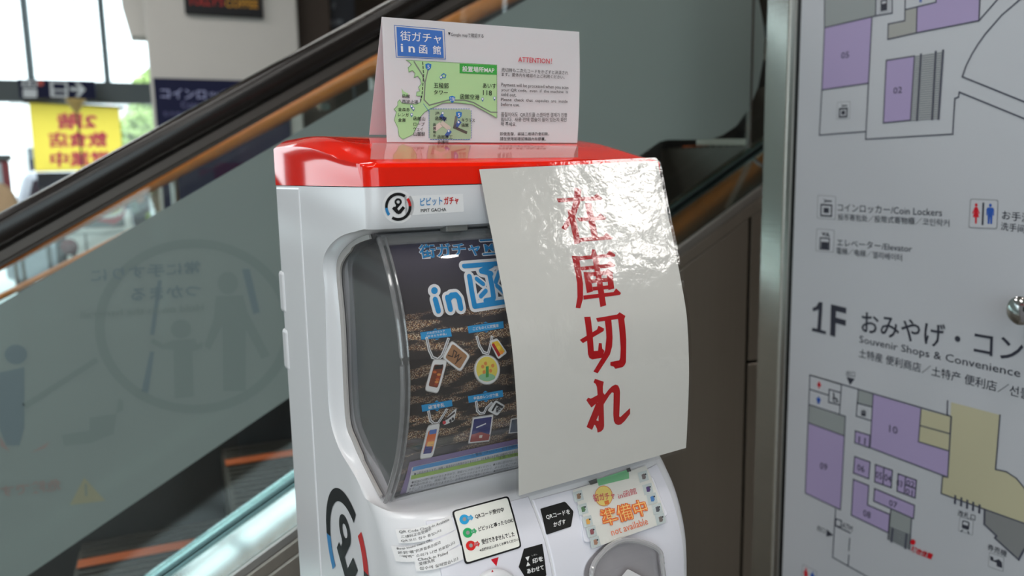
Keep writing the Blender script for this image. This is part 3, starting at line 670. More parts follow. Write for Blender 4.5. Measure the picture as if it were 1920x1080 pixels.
for a in (.013, W-.0155): MB().loft(sideplate(a)).build('cover_side', M['cleargrey'], mac, 'smoky grey side of the display cover', smooth=True, angle=30)
for a, d in ((.0135, 1), (W-.0135, -1)):
    MB().tube([MW(a, cover(c)-.0005, c) for c in ccs], .0022, 8).build('cover_rib', M['rim'], mac, smooth=True)
    MB().tube([MW(a+.006*d, cover(c)-.0005, c) for c in ccs], .0012, 8).build('cover_rib', M['rim'], mac, smooth=True)
    MB().loft([[MW(x, b, c) for b, c in I_[5:-1]]+[MW(x, b-(.010 if 1.17 < c < 1.385 else .003), c+(.004 if c < 1.2 else -.004 if c > 1.36 else 0)) for b, c in I_[5:-1][::-1]] for x in (a-.003, a-.001)]).build('cover_flange', M['flange'], mac, smooth=True, angle=30)
MB().loft([[MW(a, b, c) for b, c in ((cover(1.39)+.0, 1.388), (cover(1.396)-.001, 1.398), (.03, 1.398), (.03, 1.388))] for a in (.016, W-.016)]).build('cover_top_bar', M['rim'], mac, bevel=.0015)
MB().loft([[MW(a, b, c) for b, c in ((.024, 1.146), (.028, 1.1495), (.034, 1.1495), (.034, 1.146))] for a in (.016, W-.016)]).build('cover_bottom_bar', M['clear'], mac, bevel=.001)
for a in (.075, .125, .2): MB().loft([[MW(x, b, c) for b, c in ((.006, 1.3975), (.006, 1.405), (.02, 1.405), (.02, 1.3975))] for x in (a, a+.022)]).build('cover_tab', M['liner'], mac, bevel=.001)
# front panels, slightly proud of the body, with the seams the photo shows
FG = ([.002, .004, .007, .010, .014, .018, .022, .027, .032, .038, .044, .05, W-.05, W-.044, W-.038, W-.032, W-.026, W-.02], list(np.arange(.9, 1.18, .008)))
fsurf = Surf(front, FG)
s1 = np.mean([fsurf.uv(*p)[0] for p in ((790, 950), (800, 985), (828, 1075))]); s2 = np.mean([fsurf.uv(*p)[0] for p in ((1002, 950), (1018, 1000), (1036, 1070))])
def fpanel(a0, a1, c0, c1, h0, h1, n=24):
    rings = []
    for a in np.linspace(a0, a1, 10):
        cc = np.linspace(c0, c1, n); rings.append([fsurf.pos(a, c, h1) for c in cc]+[fsurf.pos(a, c, h0) for c in cc[::-1]])
    return MB().loft(rings)
cp = fpanel(s1, s2-.0012, .84, 1.142, -.002, .0016).build('dial_panel', M['plastic2'], mac, smooth=True, bevel=.0012, seg=2)
qp = fpanel(s2+.0012, W-.03, .84, 1.139, -.002, .0012).build('reader_panel', M['plastic2'], mac, smooth=True, bevel=.0012, seg=2)
# header and side logos
LOGO_RING = [(185, 56, 'k'), (40, 3, 'r'), (3, -121, 'k'), (185, 220, 'b')]
LC_ = dict(k=ink(26, 26, 28, .4), r=ink(196, 36, 36, .4), b=ink(52, 132, 190, .4))
def logo(P, g, lay=2):
    """ring emblem; g maps unit coordinates (x right, y up) to the surface"""
    for a0, a1, c in LOGO_RING:
        ts = np.radians(np.linspace(a0, a1, 22)); o = [g(math.cos(t), math.sin(t)) for t in ts]; i = [g(.79*math.cos(t), .79*math.sin(t)) for t in ts]
        for j in range(len(ts)-1): P.raw([o[j], o[j+1], i[j+1], i[j]], [(0, 1, 2, 3)], LC_[c], lay)
    ts = np.radians(np.linspace(0, 360, 25)); cx, cy = -.011, .343
    o = [g(cx+.275*math.cos(t), cy+.26*math.sin(t)) for t in ts]; i = [g(cx+.12*math.cos(t), cy+.115*math.sin(t)) for t in ts]
    for j in range(24): P.raw([o[j], o[j+1], i[j+1], i[j]], [(0, 1, 2, 3)], LC_['k'], lay)
    P.raw([g((x-493)/262, -(y-402)/283) for x, y in [(545, 350), (470, 440), (500, 480), (580, 388), (630, 425), (545, 535), (500, 552), (455, 535), (368, 440), (405, 395), (430, 407), (447, 378), (440, 345), (490, 372)]], [tuple(range(14))], LC_['k'], lay)
hs = Flat(MW(0, 0, 1.42), mu, (0, 0, 1))
P = Print(hs, (700, 350, 10.667), .00025)
q = [V(hs.uv(700+x/10.667, 350+y/10.667)) for x, y in ((493, 402), (755, 402), (493, 119))]
P.ell((495, 398), 320, 335, M['sticker'], 1, 40); P.rrect([(620, 190), (1790, 140), (1810, 500), (640, 580)], .03, M['sticker'], 1)
hst = P.build('header_sticker', mac, 'white header sticker with a ring emblem')
P = Print(hs, (700, 350, 10.667), .00025)
logo(P, lambda x, y: q[0]+(q[1]-q[0])*x+(q[2]-q[0])*y, 3)
P.text('ピピット', (930, 228), (1375, 200), (932, 392), LC_['b'], 3, .015); P.text('ガチャ', (1402, 205), (1695, 190), (1408, 368), LC_['r'], 3, .025); P.text('PIPIT GACHA', (940, 445), (1448, 422), (944, 512), LC_['k'], 3, .012)
P.build('lettering', hst)
ss = Flat(MW(0, 0, 1.0), -mv, (0, 0, 1))
P = Print(ss, eps=.0003)
obs = [((613.3, 990.8), 185), ((669, 970), 56.5), ((680, 1003), 40), ((630, 912.5), 106), ((693, 1079), 3)]
A_, B_ = [], []
for (x, y), t in obs:
    u, v = ss.uv(x, y); A_ += [[1, 0, math.cos(math.radians(t))], [0, 1, math.sin(math.radians(t))]]; B_ += [u, v]
cu, cv, cR = np.linalg.lstsq(V(A_), V(B_), rcond=None)[0]
logo(P, lambda x, y: V([cu+cR*x, cv+cR*y]))
P.build('side_emblem', mac, 'large ring emblem on the white side')
# stickers on the curved front
def sticker(name, quad, r, mt, frame, label, layer=6):
    P = Print(fsurf, frame, .0003); P.rrect(quad, r, mt, layer); return P.build(name, mac, label)
C6, C7 = (560, 850, 4.364), (900, 850, 4.695)
K = ink(34, 34, 36, .4)
pst = mat('strip_paper', rgb(226, 225, 226), .5)
t1 = sticker('label_strip', [(800, 625), (1240, 513), (1275, 630), (828, 737)], .01, pst, C6, 'topmost printed paper strip beside the framed code label')
P = Print(fsurf, C6, .0003); P.text('QR Code Check-In Available', (828, 634), (1222, 537), (832, 657), K, 8); P.text('二维码正在受理中', (845, 674), (1080, 615), (848, 696), K, 8); P.text('QR코드 접수 중입니다', (845, 707), (1162, 626), (848, 728), K, 8); P.build('lettering', t1)
t2 = sticker('label_strip', [(768, 757), (1288, 630), (1310, 748), (808, 882)], .01, pst, C6, 'middle printed paper strip wrapping the rounded corner', 6.8)
P = Print(fsurf, C6, .0003); P.text('Beep sound means OK', (815, 770), (1078, 704), (819, 791), K, 8); P.text('听到“嘀”的声音表示成功', (825, 800), (1155, 718), (829, 824), K, 8); P.text('“삑삑” 소리가 나면 완료됩니다', (838, 830), (1270, 722), (841, 852), K, 8); P.build('lettering', t2)
t3 = sticker('label_strip', [(948, 850), (1325, 760), (1342, 870), (970, 964)], .01, pst, C6, 'lowest and shortest printed paper strip', 7.4)
P = Print(fsurf, C6, .0003); P.text('Check-in Failed', (980, 860), (1214, 805), (983, 882), K, 9); P.text('受理失败', (988, 893), (1112, 862), (992, 918), K, 9); P.text('접수에 실패했습니다', (995, 928), (1297, 852), (998, 952), K, 9); P.build('lettering', t3)
ib = sticker('code_label', [(1246, 478), (1712, 352), (1820, 772), (1356, 915)], .07, ink(18, 18, 20, .35), C6, 'black framed white label with three coloured keys')
P = Print(fsurf, C6, .0003); P.rrect([(1263, 488), (1700, 371), (1803, 763), (1366, 897)], .05, ink(232, 231, 224, .4), 8)
for (x, y), c, t in (((1348, 550), (40, 160, 215), 'READ'), ((1375, 658), (40, 166, 96), 'OK!'), ((1400, 762), (214, 38, 36), 'STOP')):
    c = ink(*c, .4); P.ell((x, y), 40, 40, c, 9); P.ell((x, y), 15, 16, ink(150, 150, 150), 10); P.poly([(x+20, y-20), (x+48, y-30), (x+50, y-40), (x+74, y-16), (x+60, y+10), (x+56, y-1), (x+25, y+12)], c, 9)
    P.text(t, (x+26, y-16), (x+58, y-24), (x+29, y+2), ink(180, 200, 210), 10)
P.text('QRコード受付中', (1432, 508), (1666, 449), (1440, 548), K, 9, .02); P.text('ピピッ♪と鳴ったらOK!', (1460, 610), (1744, 534), (1466, 648), K, 9, .02); P.text('受付できませんでした', (1484, 712), (1750, 645), (1493, 754), K, 9, .02); P.text('※点滅中はしばらくお待ちください', (1470, 788), (1785, 698), (1474, 812), K, 9, .02)
P.build('lettering', ib)
P = Print(fsurf, C6, .0003); P.poly([(1565, 870), (1629, 850), (1611, 925)], ink(196, 22, 40, .4), 6); P.build('arrow_sticker', mac, 'red downward arrow above the dial')
P = Print(fsurf, C7, .0003); P.poly([(527, 493), (735, 432), (750, 438), (813, 512), (815, 525), (795, 640), (790, 650), (585, 718), (575, 715), (525, 500)], ink(26, 26, 26, .4), 6); hx = P.build('code_sticker', mac, 'black six sided sticker pointing right')
WI = ink(228, 228, 228, .5)
P = Print(fsurf, C7, .0003); P.text('QRコードを', (568, 548), (778, 498), (577, 594), WI, 8, .02); P.text('かざす', (634, 612), (740, 582), (640, 656), WI, 8, .02); P.build('lettering', hx)
P = Print(fsurf, C7, .0003); P.poly([(378, 842), (540, 797), (575, 1070), (560, 1090), (430, 1130), (400, 1110), (332, 1000)], ink(26, 26, 26, .4), 6); hx = P.build('mark_sticker', mac, 'black six sided sticker pointing left at the dial')
P = Print(fsurf, C7, .0003); P.text('しるし', (445, 894), (491, 882), (448, 906), WI, 8); P.text('印を', (448, 930), (541, 902), (454, 974), WI, 8, .025); P.text('あわせて', (400, 1018), (546, 980), (406, 1060), WI, 8, .025); P.poly([(388, 917), (425, 905), (411, 950)], WI, 8); P.poly([(397, 995), (433, 985), (409, 954)], WI, 8); P.build('lettering', hx)
# turning dial
dc = fsurf.uv(925, 1122); dn = V(fsurf.pos(dc[0], dc[1], 1))-V(fsurf.pos(dc[0], dc[1], 0))
dial = MB().lathe(fsurf.pos(dc[0], dc[1], .001), dn, [(.0255, 0), (.0255, .004), (.0235, .006), (.021, .0065), (.019, .010), (.012, .013), (.001, .0135)], 36).build('dial', M['plastic'], mac, 'round white turning dial', smooth=True, angle=50)
dd = fsurf.pos(dc[0], dc[1]+.0215, .0078); MB().prism([dd+mu*-.003+V([0, 0, -.004]), dd+mu*.003+V([0, 0, -.004]), dd+V([0, 0, .002])], dn*.0006).build('dial_mark', ink(196, 22, 40, .4), dial)
# reader pad and capsule outlet
def fplate(quadpx, frame, h, r, name, mt, label=None, h0=.0008):
    P = Print(fsurf, frame); q = [V(p, float) for p in quadpx]; out = []
    for i in range(4):
        p, a, b = q[i], q[i-1], q[(i+1) % 4]
        for t in np.linspace(0, 1, 6): A = p+(a-p)*r; B = p+(b-p)*r; out.append((1-t)**2*A+2*t*(1-t)*p+t*t*B)
    uv = [P.px(p) for p in out]
    return MB().loft([[fsurf.pos(u, v, h0) for u, v in uv], [fsurf.pos(u, v, h) for u, v in uv]]).build(name, mt, mac, label, smooth=True, bevel=.001)
fplate([(852, 470), (1500, 200), (1640, 560), (905, 800)], C7, .004, .1, 'reader_pad', M['plastic2'], 'raised square code reader pad')
oc = [V(fsurf.uv(900+x/4.695, 850+y/4.695)) for x, y in ((960, 1230), (905, 1090), (920, 985), (985, 890), (1090, 800), (1200, 752), (1320, 752), (1430, 780), (1510, 815), (1555, 865), (1568, 960), (1590, 1180), (1600, 1300))]
oc = [V(p) for p in dense(oc, 4)]
low = [V([oc[-1][0], .93]), V([oc[0][0], .93])]
ctr = sum(oc)/len(oc)
def orim(k, h, pts=None): return [fsurf.pos(*(ctr+(p-ctr)*k), h) for p in oc+low]
outl = MB().loft([orim(1, .0013), orim(1.0, .007), orim(.97, .009), orim(.90, .008), orim(.88, .004)], caps=False).build('outlet_door', M['cleargrey'], mac, 'smoky clear arched door of the capsule outlet', smooth=True, angle=60)
for nm, k, h, mt in (('outlet_recess', .985, .0017, M['recess']), ('outlet_pane', .885, .0040, M['clear'])):
    P = Print(fsurf, eps=h); uv = [ctr+(p-ctr)*k for p in oc+low]; P.raw(uv, [tuple(range(len(uv)))], mt, 1); P.build(nm, mac)
MB().tube([fsurf.pos(*(ctr+(p-ctr)*.93), .0095) for p in oc], .0026, 8).build('outlet_rim', M['rimlight'], mac, smooth=True)
P = Print(fsurf, C7, .0003); P.rrect([(1243, 996), (1410, 1075), (1330, 1200), (1165, 1085)], .1, ink(214, 212, 214, .4), 34); P.rrect([(1245, 1055), (1340, 1090), (1310, 1150), (1215, 1110)], .1, ink(24, 24, 26, .4), 36); P.build('outlet_sticker', mac, 'white diamond sticker on the outlet door')
# lower part of the machine and its stand
MB().loft([[MW(a, b, c) for a, b in ((.0, -.055), (W, -.055), (W, .30), (0, .30))] for c in (.74, .80)]).build('base_tray', M['plastic'], mac, bevel=.006)
MB().loft([[MW(a, b, c) for a, b in ((.01, -.03), (W-.01, -.03), (W-.01, .29), (.01, .29))] for c in (.04, .74)]).build('stand', M['plastic2'], mac, bevel=.01)
for a, b in ((.03, -.01), (W-.03, -.01), (.03, .27), (W-.03, .27)): MB().lathe(MW(a, b, 0), (0, 0, 1), [(.018, 0), (.018, .01), (.008, .014), (.008, .04)], 12).build('foot', M['black'], mac, smooth=True)

# ================================================================ DISPLAY CARD in the window
def nightmat():
    m = bpy.data.materials.new('night_view_print'); m.use_nodes = True; nt = m.node_tree; b = nt.nodes['Principled BSDF']; b.inputs['Roughness'].default_value = .35
    N, L = nt.nodes.new, nt.links.new
    tc = N('ShaderNodeTexCoord'); sp = N('ShaderNodeSeparateXYZ'); L(tc.outputs['Object'], sp.inputs[0])
    # height on the card drives sky / city bands
    def ramp(src, pts, lo, hi):
        mr = N('ShaderNodeMapRange'); mr.inputs[1].default_value = lo; mr.inputs[2].default_value = hi; L(src, mr.inputs[0])
        r = N('ShaderNodeValToRGB'); L(mr.outputs[0], r.inputs[0]); e = r.color_ramp.elements
        while len(e) > 1: e.remove(e[-1])
        e[0].position, e[0].color = pts[0]
        for p, c in pts[1:]: k = e.new(p); k.color = c
        return r.outputs[0]
    base = ramp(sp.outputs[2], [(0, rgb(30, 26, 26)), (.45, rgb(36, 31, 30)), (.62, rgb(44, 38, 38)), (.8, rgb(50, 47, 54)), (1, rgb(54, 49, 76))], .015, .232)
    dens = ramp(sp.outputs[2], [(0, (.25, .25, .25, 1)), (.12, (.5, .5, .5, 1)), (.28, (.8, .8, .8, 1)), (.36, (.3, .3, .3, 1)), (.5, (.45, .45, .45, 1)), (.58, (.8, .8, .8, 1)), (.64, (1, 1, 1, 1)), (.69, (.5, .5, .5, 1)), (.73, (0, 0, 0, 1)), (1, (0, 0, 0, 1))], .015, .232)
    mp = N('ShaderNodeMapping'); mp.inputs['Scale'].default_value = (1, 1, 1.8); L(tc.outputs['Object'], mp.inputs[0])
    n = N('ShaderNodeTexNoise'); n.inputs['Scale'].default_value = 26; n.inputs['Detail'].default_value = 5; mp2 = N('ShaderNodeMapping'); mp2.inputs['Scale'].default_value = (1, 1, 4.5); L(tc.outputs['Object'], mp2.inputs[0]); L(mp2.outputs[0], n.inputs[0])
    v = N('ShaderNodeTexVoronoi'); v.inputs['Scale'].default_value = 700; L(mp.outputs[0], v.inputs[0])
    lt = N('ShaderNodeMath'); lt.operation = 'LESS_THAN'; L(v.outputs['Distance'], lt.inputs[0]); lt.inputs[1].default_value = .40
    th = N('ShaderNodeMapRange'); th.inputs[1].default_value = .47; th.inputs[2].default_value = .55; L(n.outputs[0], th.inputs[0])
    a1 = N('ShaderNodeMath'); a1.operation = 'MULTIPLY'; L(lt.outputs[0], a1.inputs[0]); L(th.outputs[0], a1.inputs[1])
    a2 = N('ShaderNodeMath'); a2.operation = 'MULTIPLY'; L(a1.outputs[0], a2.inputs[0]); L(dens, a2.inputs[1])
    hz = N('ShaderNodeMath'); hz.operation = 'MULTIPLY'; L(th.outputs[0], hz.inputs[0]); L(dens, hz.inputs[1])
    hz2 = N('ShaderNodeMath'); hz2.operation = 'MULTIPLY'; L(hz.outputs[0], hz2.inputs[0]); hz2.inputs[1].default_value = .38
    m1 = N('ShaderNodeMix'); m1.data_type = 'RGBA'; L(hz2.outputs[0], m1.inputs[0]); L(base, m1.inputs[6]); m1.inputs[7].default_value = rgb(150, 92, 50)
    hue = ramp(v.outputs['Color'], [(0, rgb(255, 226, 170)), (.5, rgb(255, 246, 226)), (.75, rgb(250, 190, 120)), (1, rgb(240, 245, 235))], .0, 1.0)
    m2 = N('ShaderNodeMix'); m2.data_type = 'RGBA'; L(a2.outputs[0], m2.inputs[0]); L(m1.outputs[2], m2.inputs[6]); L(hue, m2.inputs[7])
    L(m2.outputs[2], b.inputs['Base Color']); return m
psurf = Surf(lambda a, c: cover(c)+.0068, ([], list(np.arange(1.135, 1.40, .009))))
pa0 = np.mean([psurf.uv(*p)[0] for p in ((752, 549), (763.5, 662), (769.5, 780))])
pcard = thing('display_card', 'night city view display card behind the clear window, with keychain pictures', 'poster', MW(.17, .01, 1.16))
pc = list(np.linspace(1.148, 1.389, 30))
MB().loft([[psurf.pos(a, c, 0) for c in pc]+[psurf.pos(a, c, -.0012) for c in pc[::-1]] for a in (pa0, W-pa0)]).build('card', nightmat(), pcard, smooth=True, angle=40)
BL, WH, CY = ink(0, 136, 200, .4), ink(224, 222, 224, .4), ink(24, 148, 208, .4)
P = Print(psurf, (720, 430, 4.696), .00022)
def both(t, tl, tr, bl, b, o):
    P.text(t, tl, tr, bl, BL, 5, b)
    # pale outline: the same lettering grown outwards
    vs, _ = textmesh(t, b); vo, _ = textmesh(t, o)
    w0, w1 = max(v[0] for v in vs)-min(v[0] for v in vs), max(v[0] for v in vo)-min(v[0] for v in vo); h0, h1 = max(v[1] for v in vs)-min(v[1] for v in vs), max(v[1] for v in vo)-min(v[1] for v in vo)
    A, B, C = V(tl, float), V(tr, float), V(bl, float); ex = (B-A)*(w1/w0-1)/2; ey = (C-A)*(h1/h0-1)/2
    P.text(t, A-ex-ey, B+ex-ey, C-ex+ey, WH, 3, o)
both('街ガチャ', (298, 140), (830, 112), (318, 264), .02, .05)
def stroke(pts, wd, grow, lay=5):
    for w_, mt, l in ((wd+grow, WH, 3), (wd, BL, lay)):
        uv = [V(P.px(p)) for p in pts]; P.lineuv(uv, w_, mt, l, ext=0)
        for c in uv: P.raw([c+w_/2*V([math.cos(t), math.sin(t)]) for t in [2*math.pi*k/14 for k in range(14)]], [tuple(range(14))], mt, l+.05)
both('M', (876, 138), (952, 130), (888, 204), .02, .07)
stroke([(845, 104), (985, 95)], .0014, .0016); stroke([(872, 224), (1000, 214)], .0014, .0016)
K1, K2 = .0050, .0056
stroke([(700, 328), (990, 305)], K1*.8, K2); stroke([(945, 318), (850, 372), (940, 392)], K1*.9, K2); stroke([(748, 420), (770, 560), (792, 672)], K1, K2); stroke([(792, 680), (1130, 628)], K1*.9, K2); stroke([(1110, 372), (1135, 500), (1150, 620)], K1, K2)
stroke([(925, 398), (945, 500), (960, 600), (950, 622), (892, 632)], K1, K2); stroke([(812, 440), (868, 484)], K1*.8, K2*.6); stroke([(848, 592), (892, 544)], K1*.8, K2*.6); stroke([(1010, 380), (978, 468)], K1*.8, K2*.6); stroke([(990, 500), (1060, 566)], K1*.8, K2*.6)
P.ell((440, 542), 29, 30, BL, 5); P.ell((440, 542), 56, 58, WH, 3); stroke([(448, 622), (474, 718)], K1*1.02, K2); stroke([(556, 604), (580, 704)], K1*1.02, K2); stroke([(562, 620), (590, 585), (630, 580), (656, 612), (672, 695)], K1*1.02, K2)
def ribbon(q, txt):
    P.poly(q, CY, 4); 
    n = len(txt)
    for i, (t, tl, tr, bl) in enumerate(txt): P.text(t, tl, tr, bl, WH, 6, .02)
    c = sum(V(p, float) for p in q)/4; e = (V(q[1], float)-V(q[0]))/2
    P.poly([V(q[0])+e*.8+V([0, 2]), c+V([0, -62]) if False else (V(q[0])+V(q[1]))/2+V([0, -14]), V(q[1])-e*.8+V([0, 2])], CY, 4.5); P.poly([V(q[3])+e*.8-V([0, 2]), (V(q[2])+V(q[3]))/2+V([0, 14]), V(q[2])-e*.8-V([0, 2])], CY, 4.5)
    P.line([q[0], q[1]], .0006, ink(20, 40, 70), 4.8); P.line([q[3], q[2]], .0006, ink(20, 40, 70), 4.8)
ribbon([(315, 905), (580, 868), (595, 945), (325, 975)], [('ハセガワストア', (370, 905), (530, 884), (373, 926)), ('「やきとり弁当」', (368, 936), (542, 910), (371, 956))])
ribbon([(732, 850), (1045, 806), (1052, 872), (742, 918)], [('こどものくに観覧車', (775, 862), (1002, 832), (778, 892))])
P.f(720, 640, 3.724)
ribbon([(258, 440), (470, 404), (476, 450), (264, 490)], [('函館牛乳', (305, 443), (417, 425), (308, 470))])
ribbon([(582, 378), (824, 335), (830, 385), (590, 428)], [('金森赤レンガ倉庫', (618, 382), (792, 356), (621, 406))])
for ch in ([(295, -20), (312, 60), (335, 110), (372, 125), (400, 100), (425, 40), (445, -15)], [(645, -30), (662, 30), (690, 75), (722, 85), (735, 40), (750, -30)], [(308, 488), (320, 548), (345, 570), (375, 565), (405, 520), (432, 475)], [(640, 420), (648, 480), (668, 500), (695, 495), (712, 460), (745, 428)]):
    P.line(ch, .0026, ink(226, 226, 228, .35), 5); P.line(ch, .0008, ink(130, 130, 135), 6)
def tile(q, mt, grow=1.22, r=.14, lay=7, halo=True):
    c = sum(V(p, float) for p in q)/4
    if halo: P.rrect([c+(V(p)-c)*grow*1.06 for p in q], r*1.3, ink(176, 172, 170), lay); P.rrect([c+(V(p)-c)*grow for p in q], r*1.2, ink(226, 225, 226, .4), lay+1)
    P.rrect(q, r, mt, lay+2)
tile([(472, 14), (578, 98), (522, 190), (420, 112)], ink(160, 116, 80)); P.line([(440, 95), (470, 105), (480, 60), (500, 75), (485, 110), (515, 90), (500, 135), (530, 110), (490, 150)], .0009, ink(60, 40, 30), 11)
tile([(344, 158), (412, 162), (368, 320), (303, 306)], ink(120, 56, 28), 1.42); P.poly([(346, 166), (406, 156), (398, 186), (340, 192)], ink(34, 28, 24), 11)
for k in range(6): P.ell((358+((k*29) % 34)-12, 210+k*17), 14, 9, ink(*[(196, 96, 44), (206, 130, 60), (160, 60, 30)][k % 3]), 11)
P.ell((713, 195), 92, 104, ink(176, 172, 170), 7); P.ell((713, 195), 86, 98, ink(226, 225, 226, .4), 8); P.ell((711, 190), 74, 86, ink(228, 208, 92), 9); P.ell((711, 245), 58, 26, ink(140, 190, 150), 10); P.line([(712, 235), (712, 180)], .003, ink(70, 150, 70), 11)
for a, b in ((680, 172), (750, 165), (700, 150), (735, 200), (690, 210)): P.ell((a, b), 11, 13, ink(224, 140, 70), 11)
tile([(742, 8), (786, -6), (838, 68), (790, 104)], ink(240, 196, 50), 1.3); P.poly([(742, 20), (758, 10), (806, 92), (790, 104)], ink(186, 30, 26), 11); P.ell((792, 42), 13, 14, ink(250, 220, 70), 11); P.ell((812, 74), 12, 13, ink(250, 150, 50), 11)
tile([(305, 616), (366, 602), (330, 765), (266, 775)], ink(216, 110, 56), 1.42); P.poly([(300, 690), (345, 685), (335, 720), (288, 722)], ink(230, 170, 70), 11); P.poly([(284, 715), (334, 708), (322, 768), (266, 774)], ink(44, 50, 128), 11); P.poly([(312, 610), (362, 602), (356, 632), (308, 640)], ink(86, 120, 190), 11)
tile([(622, 536), (746, 518), (722, 678), (594, 692)], ink(34, 42, 110), 1.12, .04); P.poly([(604, 640), (668, 622), (732, 640), (722, 678), (594, 692)], ink(150, 46, 36), 11); P.line([(640, 590), (700, 565)], .0014, ink(220, 220, 230), 11); P.poly([(658, 645), (680, 642), (676, 662), (656, 664)], ink(220, 210, 200), 11)
tile([(775, 412), (832, 446), (784, 506), (724, 474)], ink(222, 221, 222), 1.14); P.text('森', (770, 452), (806, 440), (772, 490), ink(28, 28, 30), 12, .03); P.line([(750, 470), (775, 428), (815, 450)], .0022, ink(28, 28, 30), 12)
tile([(440, 520), (495, 470), (480, 545), (420, 570)], ink(222, 221, 222), 1.2); P.line([(430, 530), (480, 490)], .002, ink(70, 60, 60), 12); P.ell((412, 556), 12, 12, ink(200, 50, 60), 12); P.ell((455, 545), 9, 12, ink(60, 60, 64), 12, 12); P.ell((472, 532), 9, 12, ink(60, 60, 64), 12, 12)
tile([(886, 540), (960, 528), (950, 620), (872, 628)], ink(60, 74, 96), 1.14, .05)
# caution panel at the foot of the card
P.poly([(176, 838), (1010, 660), (1005, 905), (100, 1084)], ink(124, 104, 152), 4)
P.rrect([(192, 872), (1010, 692), (1000, 880), (146, 1068)], .03, ink(214, 213, 218, .4), 5)
P.poly([(200, 872), (1010, 694), (1010, 724), (193, 900)], ink(30, 140, 205), 6); P.poly([(188, 930), (1010, 752), (1006, 776), (184, 958)], ink(150, 186, 66), 6)
P.text('⚠ 警告（けいこく）必ずお読みください', (600, 780), (1010, 692), (604, 802), ink(30, 40, 60), 7); P.text('⚠ 注意（ちゅうい）', (752, 806), (985, 757), (755, 826), ink(40, 60, 30), 7)
P.text('●小部品があります。誤飲・窒息などの危険がありますので、3才未満のお子様には絶対に与えないでください。', (205, 908), (1010, 732), (207, 928), ink(60, 60, 64), 7)
for k, t in enumerate(['●部品には鋭い部分がありますので、取扱いに十分ご注意ください。●火気に近づけないでください。', '●商品の形状上、床面に置いたときにがたつきがありますので、あらかじめご了承ください。', 'ます。さらさ不安がありますので、お手元で十分ご注意ください。●直射日光をさけてください。', '●破損・変形したものは使用しないでください。']):
    P.text(t, (190-9*k, 968+24*k), (1000 if k < 3 else 430, (968+24*k)-(176 if k < 3 else 50)), (188-9*k, 986+24*k), ink(70, 70, 74), 7)
P.build('printed_pictures', pcard, 'blue lettering, keychain pictures and caution text')

# ================================================================ SOLD OUT SHEET
SCC = [1.150, 1.158, 1.192, 1.247, 1.299, 1.324, 1.373, 1.418, 1.462, 1.470]
SBB = [-.0545, -.055, -.0565, -.057, -.0525, -.0465, -.0315, -.0165, -.0035, -.001]
ssurf = Surf(lambda a, c: cr(SCC, SBB, c)-.003*math.sin(max(0, min(1, (1.46-c)/.3))*math.pi)*((a-.21)/.11)**2*0, ([], list(np.arange(1.14, 1.48, .010))))
uvq = [ssurf.uv(*p) for p in ((891.7, 311), (1236.5, 295.6), (1290, 844), (967, 937))]
sheet = thing('sold_out_sheet', 'large laminated white sheet with tall red characters hung over the machine front', 'sign', MW(.21, -.06, 1.15))
def curvedplate(uv4, n, h0, h1, inset=0, rc=0):
    A, B, C, D = [V(p) for p in uv4]; ctr = (A+B+C+D)/4; rings = []
    for t in np.linspace(0, 1, n):
        L, R = A+(D-A)*t, B+(C-B)*t
        L = L+V([inset, 0]); R = R-V([inset, 0]); e = min(t, 1-t)*np.linalg.norm(D-A)
        k = 0 if e >= rc or rc == 0 else rc-math.sqrt(rc*rc-(rc-e)**2)
        L = L+V([k, 0]); R = R-V([k, 0])
        L[1] += inset*(2*t-1); R[1] += inset*(2*t-1)
        pts = [L+(R-L)*s for s in np.linspace(0, 1, 9)]
        rings.append([ssurf.pos(p[0], p[1], h1) for p in pts]+[ssurf.pos(p[0], p[1], h0) for p in pts[::-1]])
    return MB().loft(rings)
paper = curvedplate(uvq, 46, -.0002, .0002, .0032).build('paper', M['paper'], sheet, smooth=True, angle=60)
P = Print(ssurf, eps=.0002); RED = mat('red_ink', rgb(182, 4, 18), .5, noise=.02, scale=20)
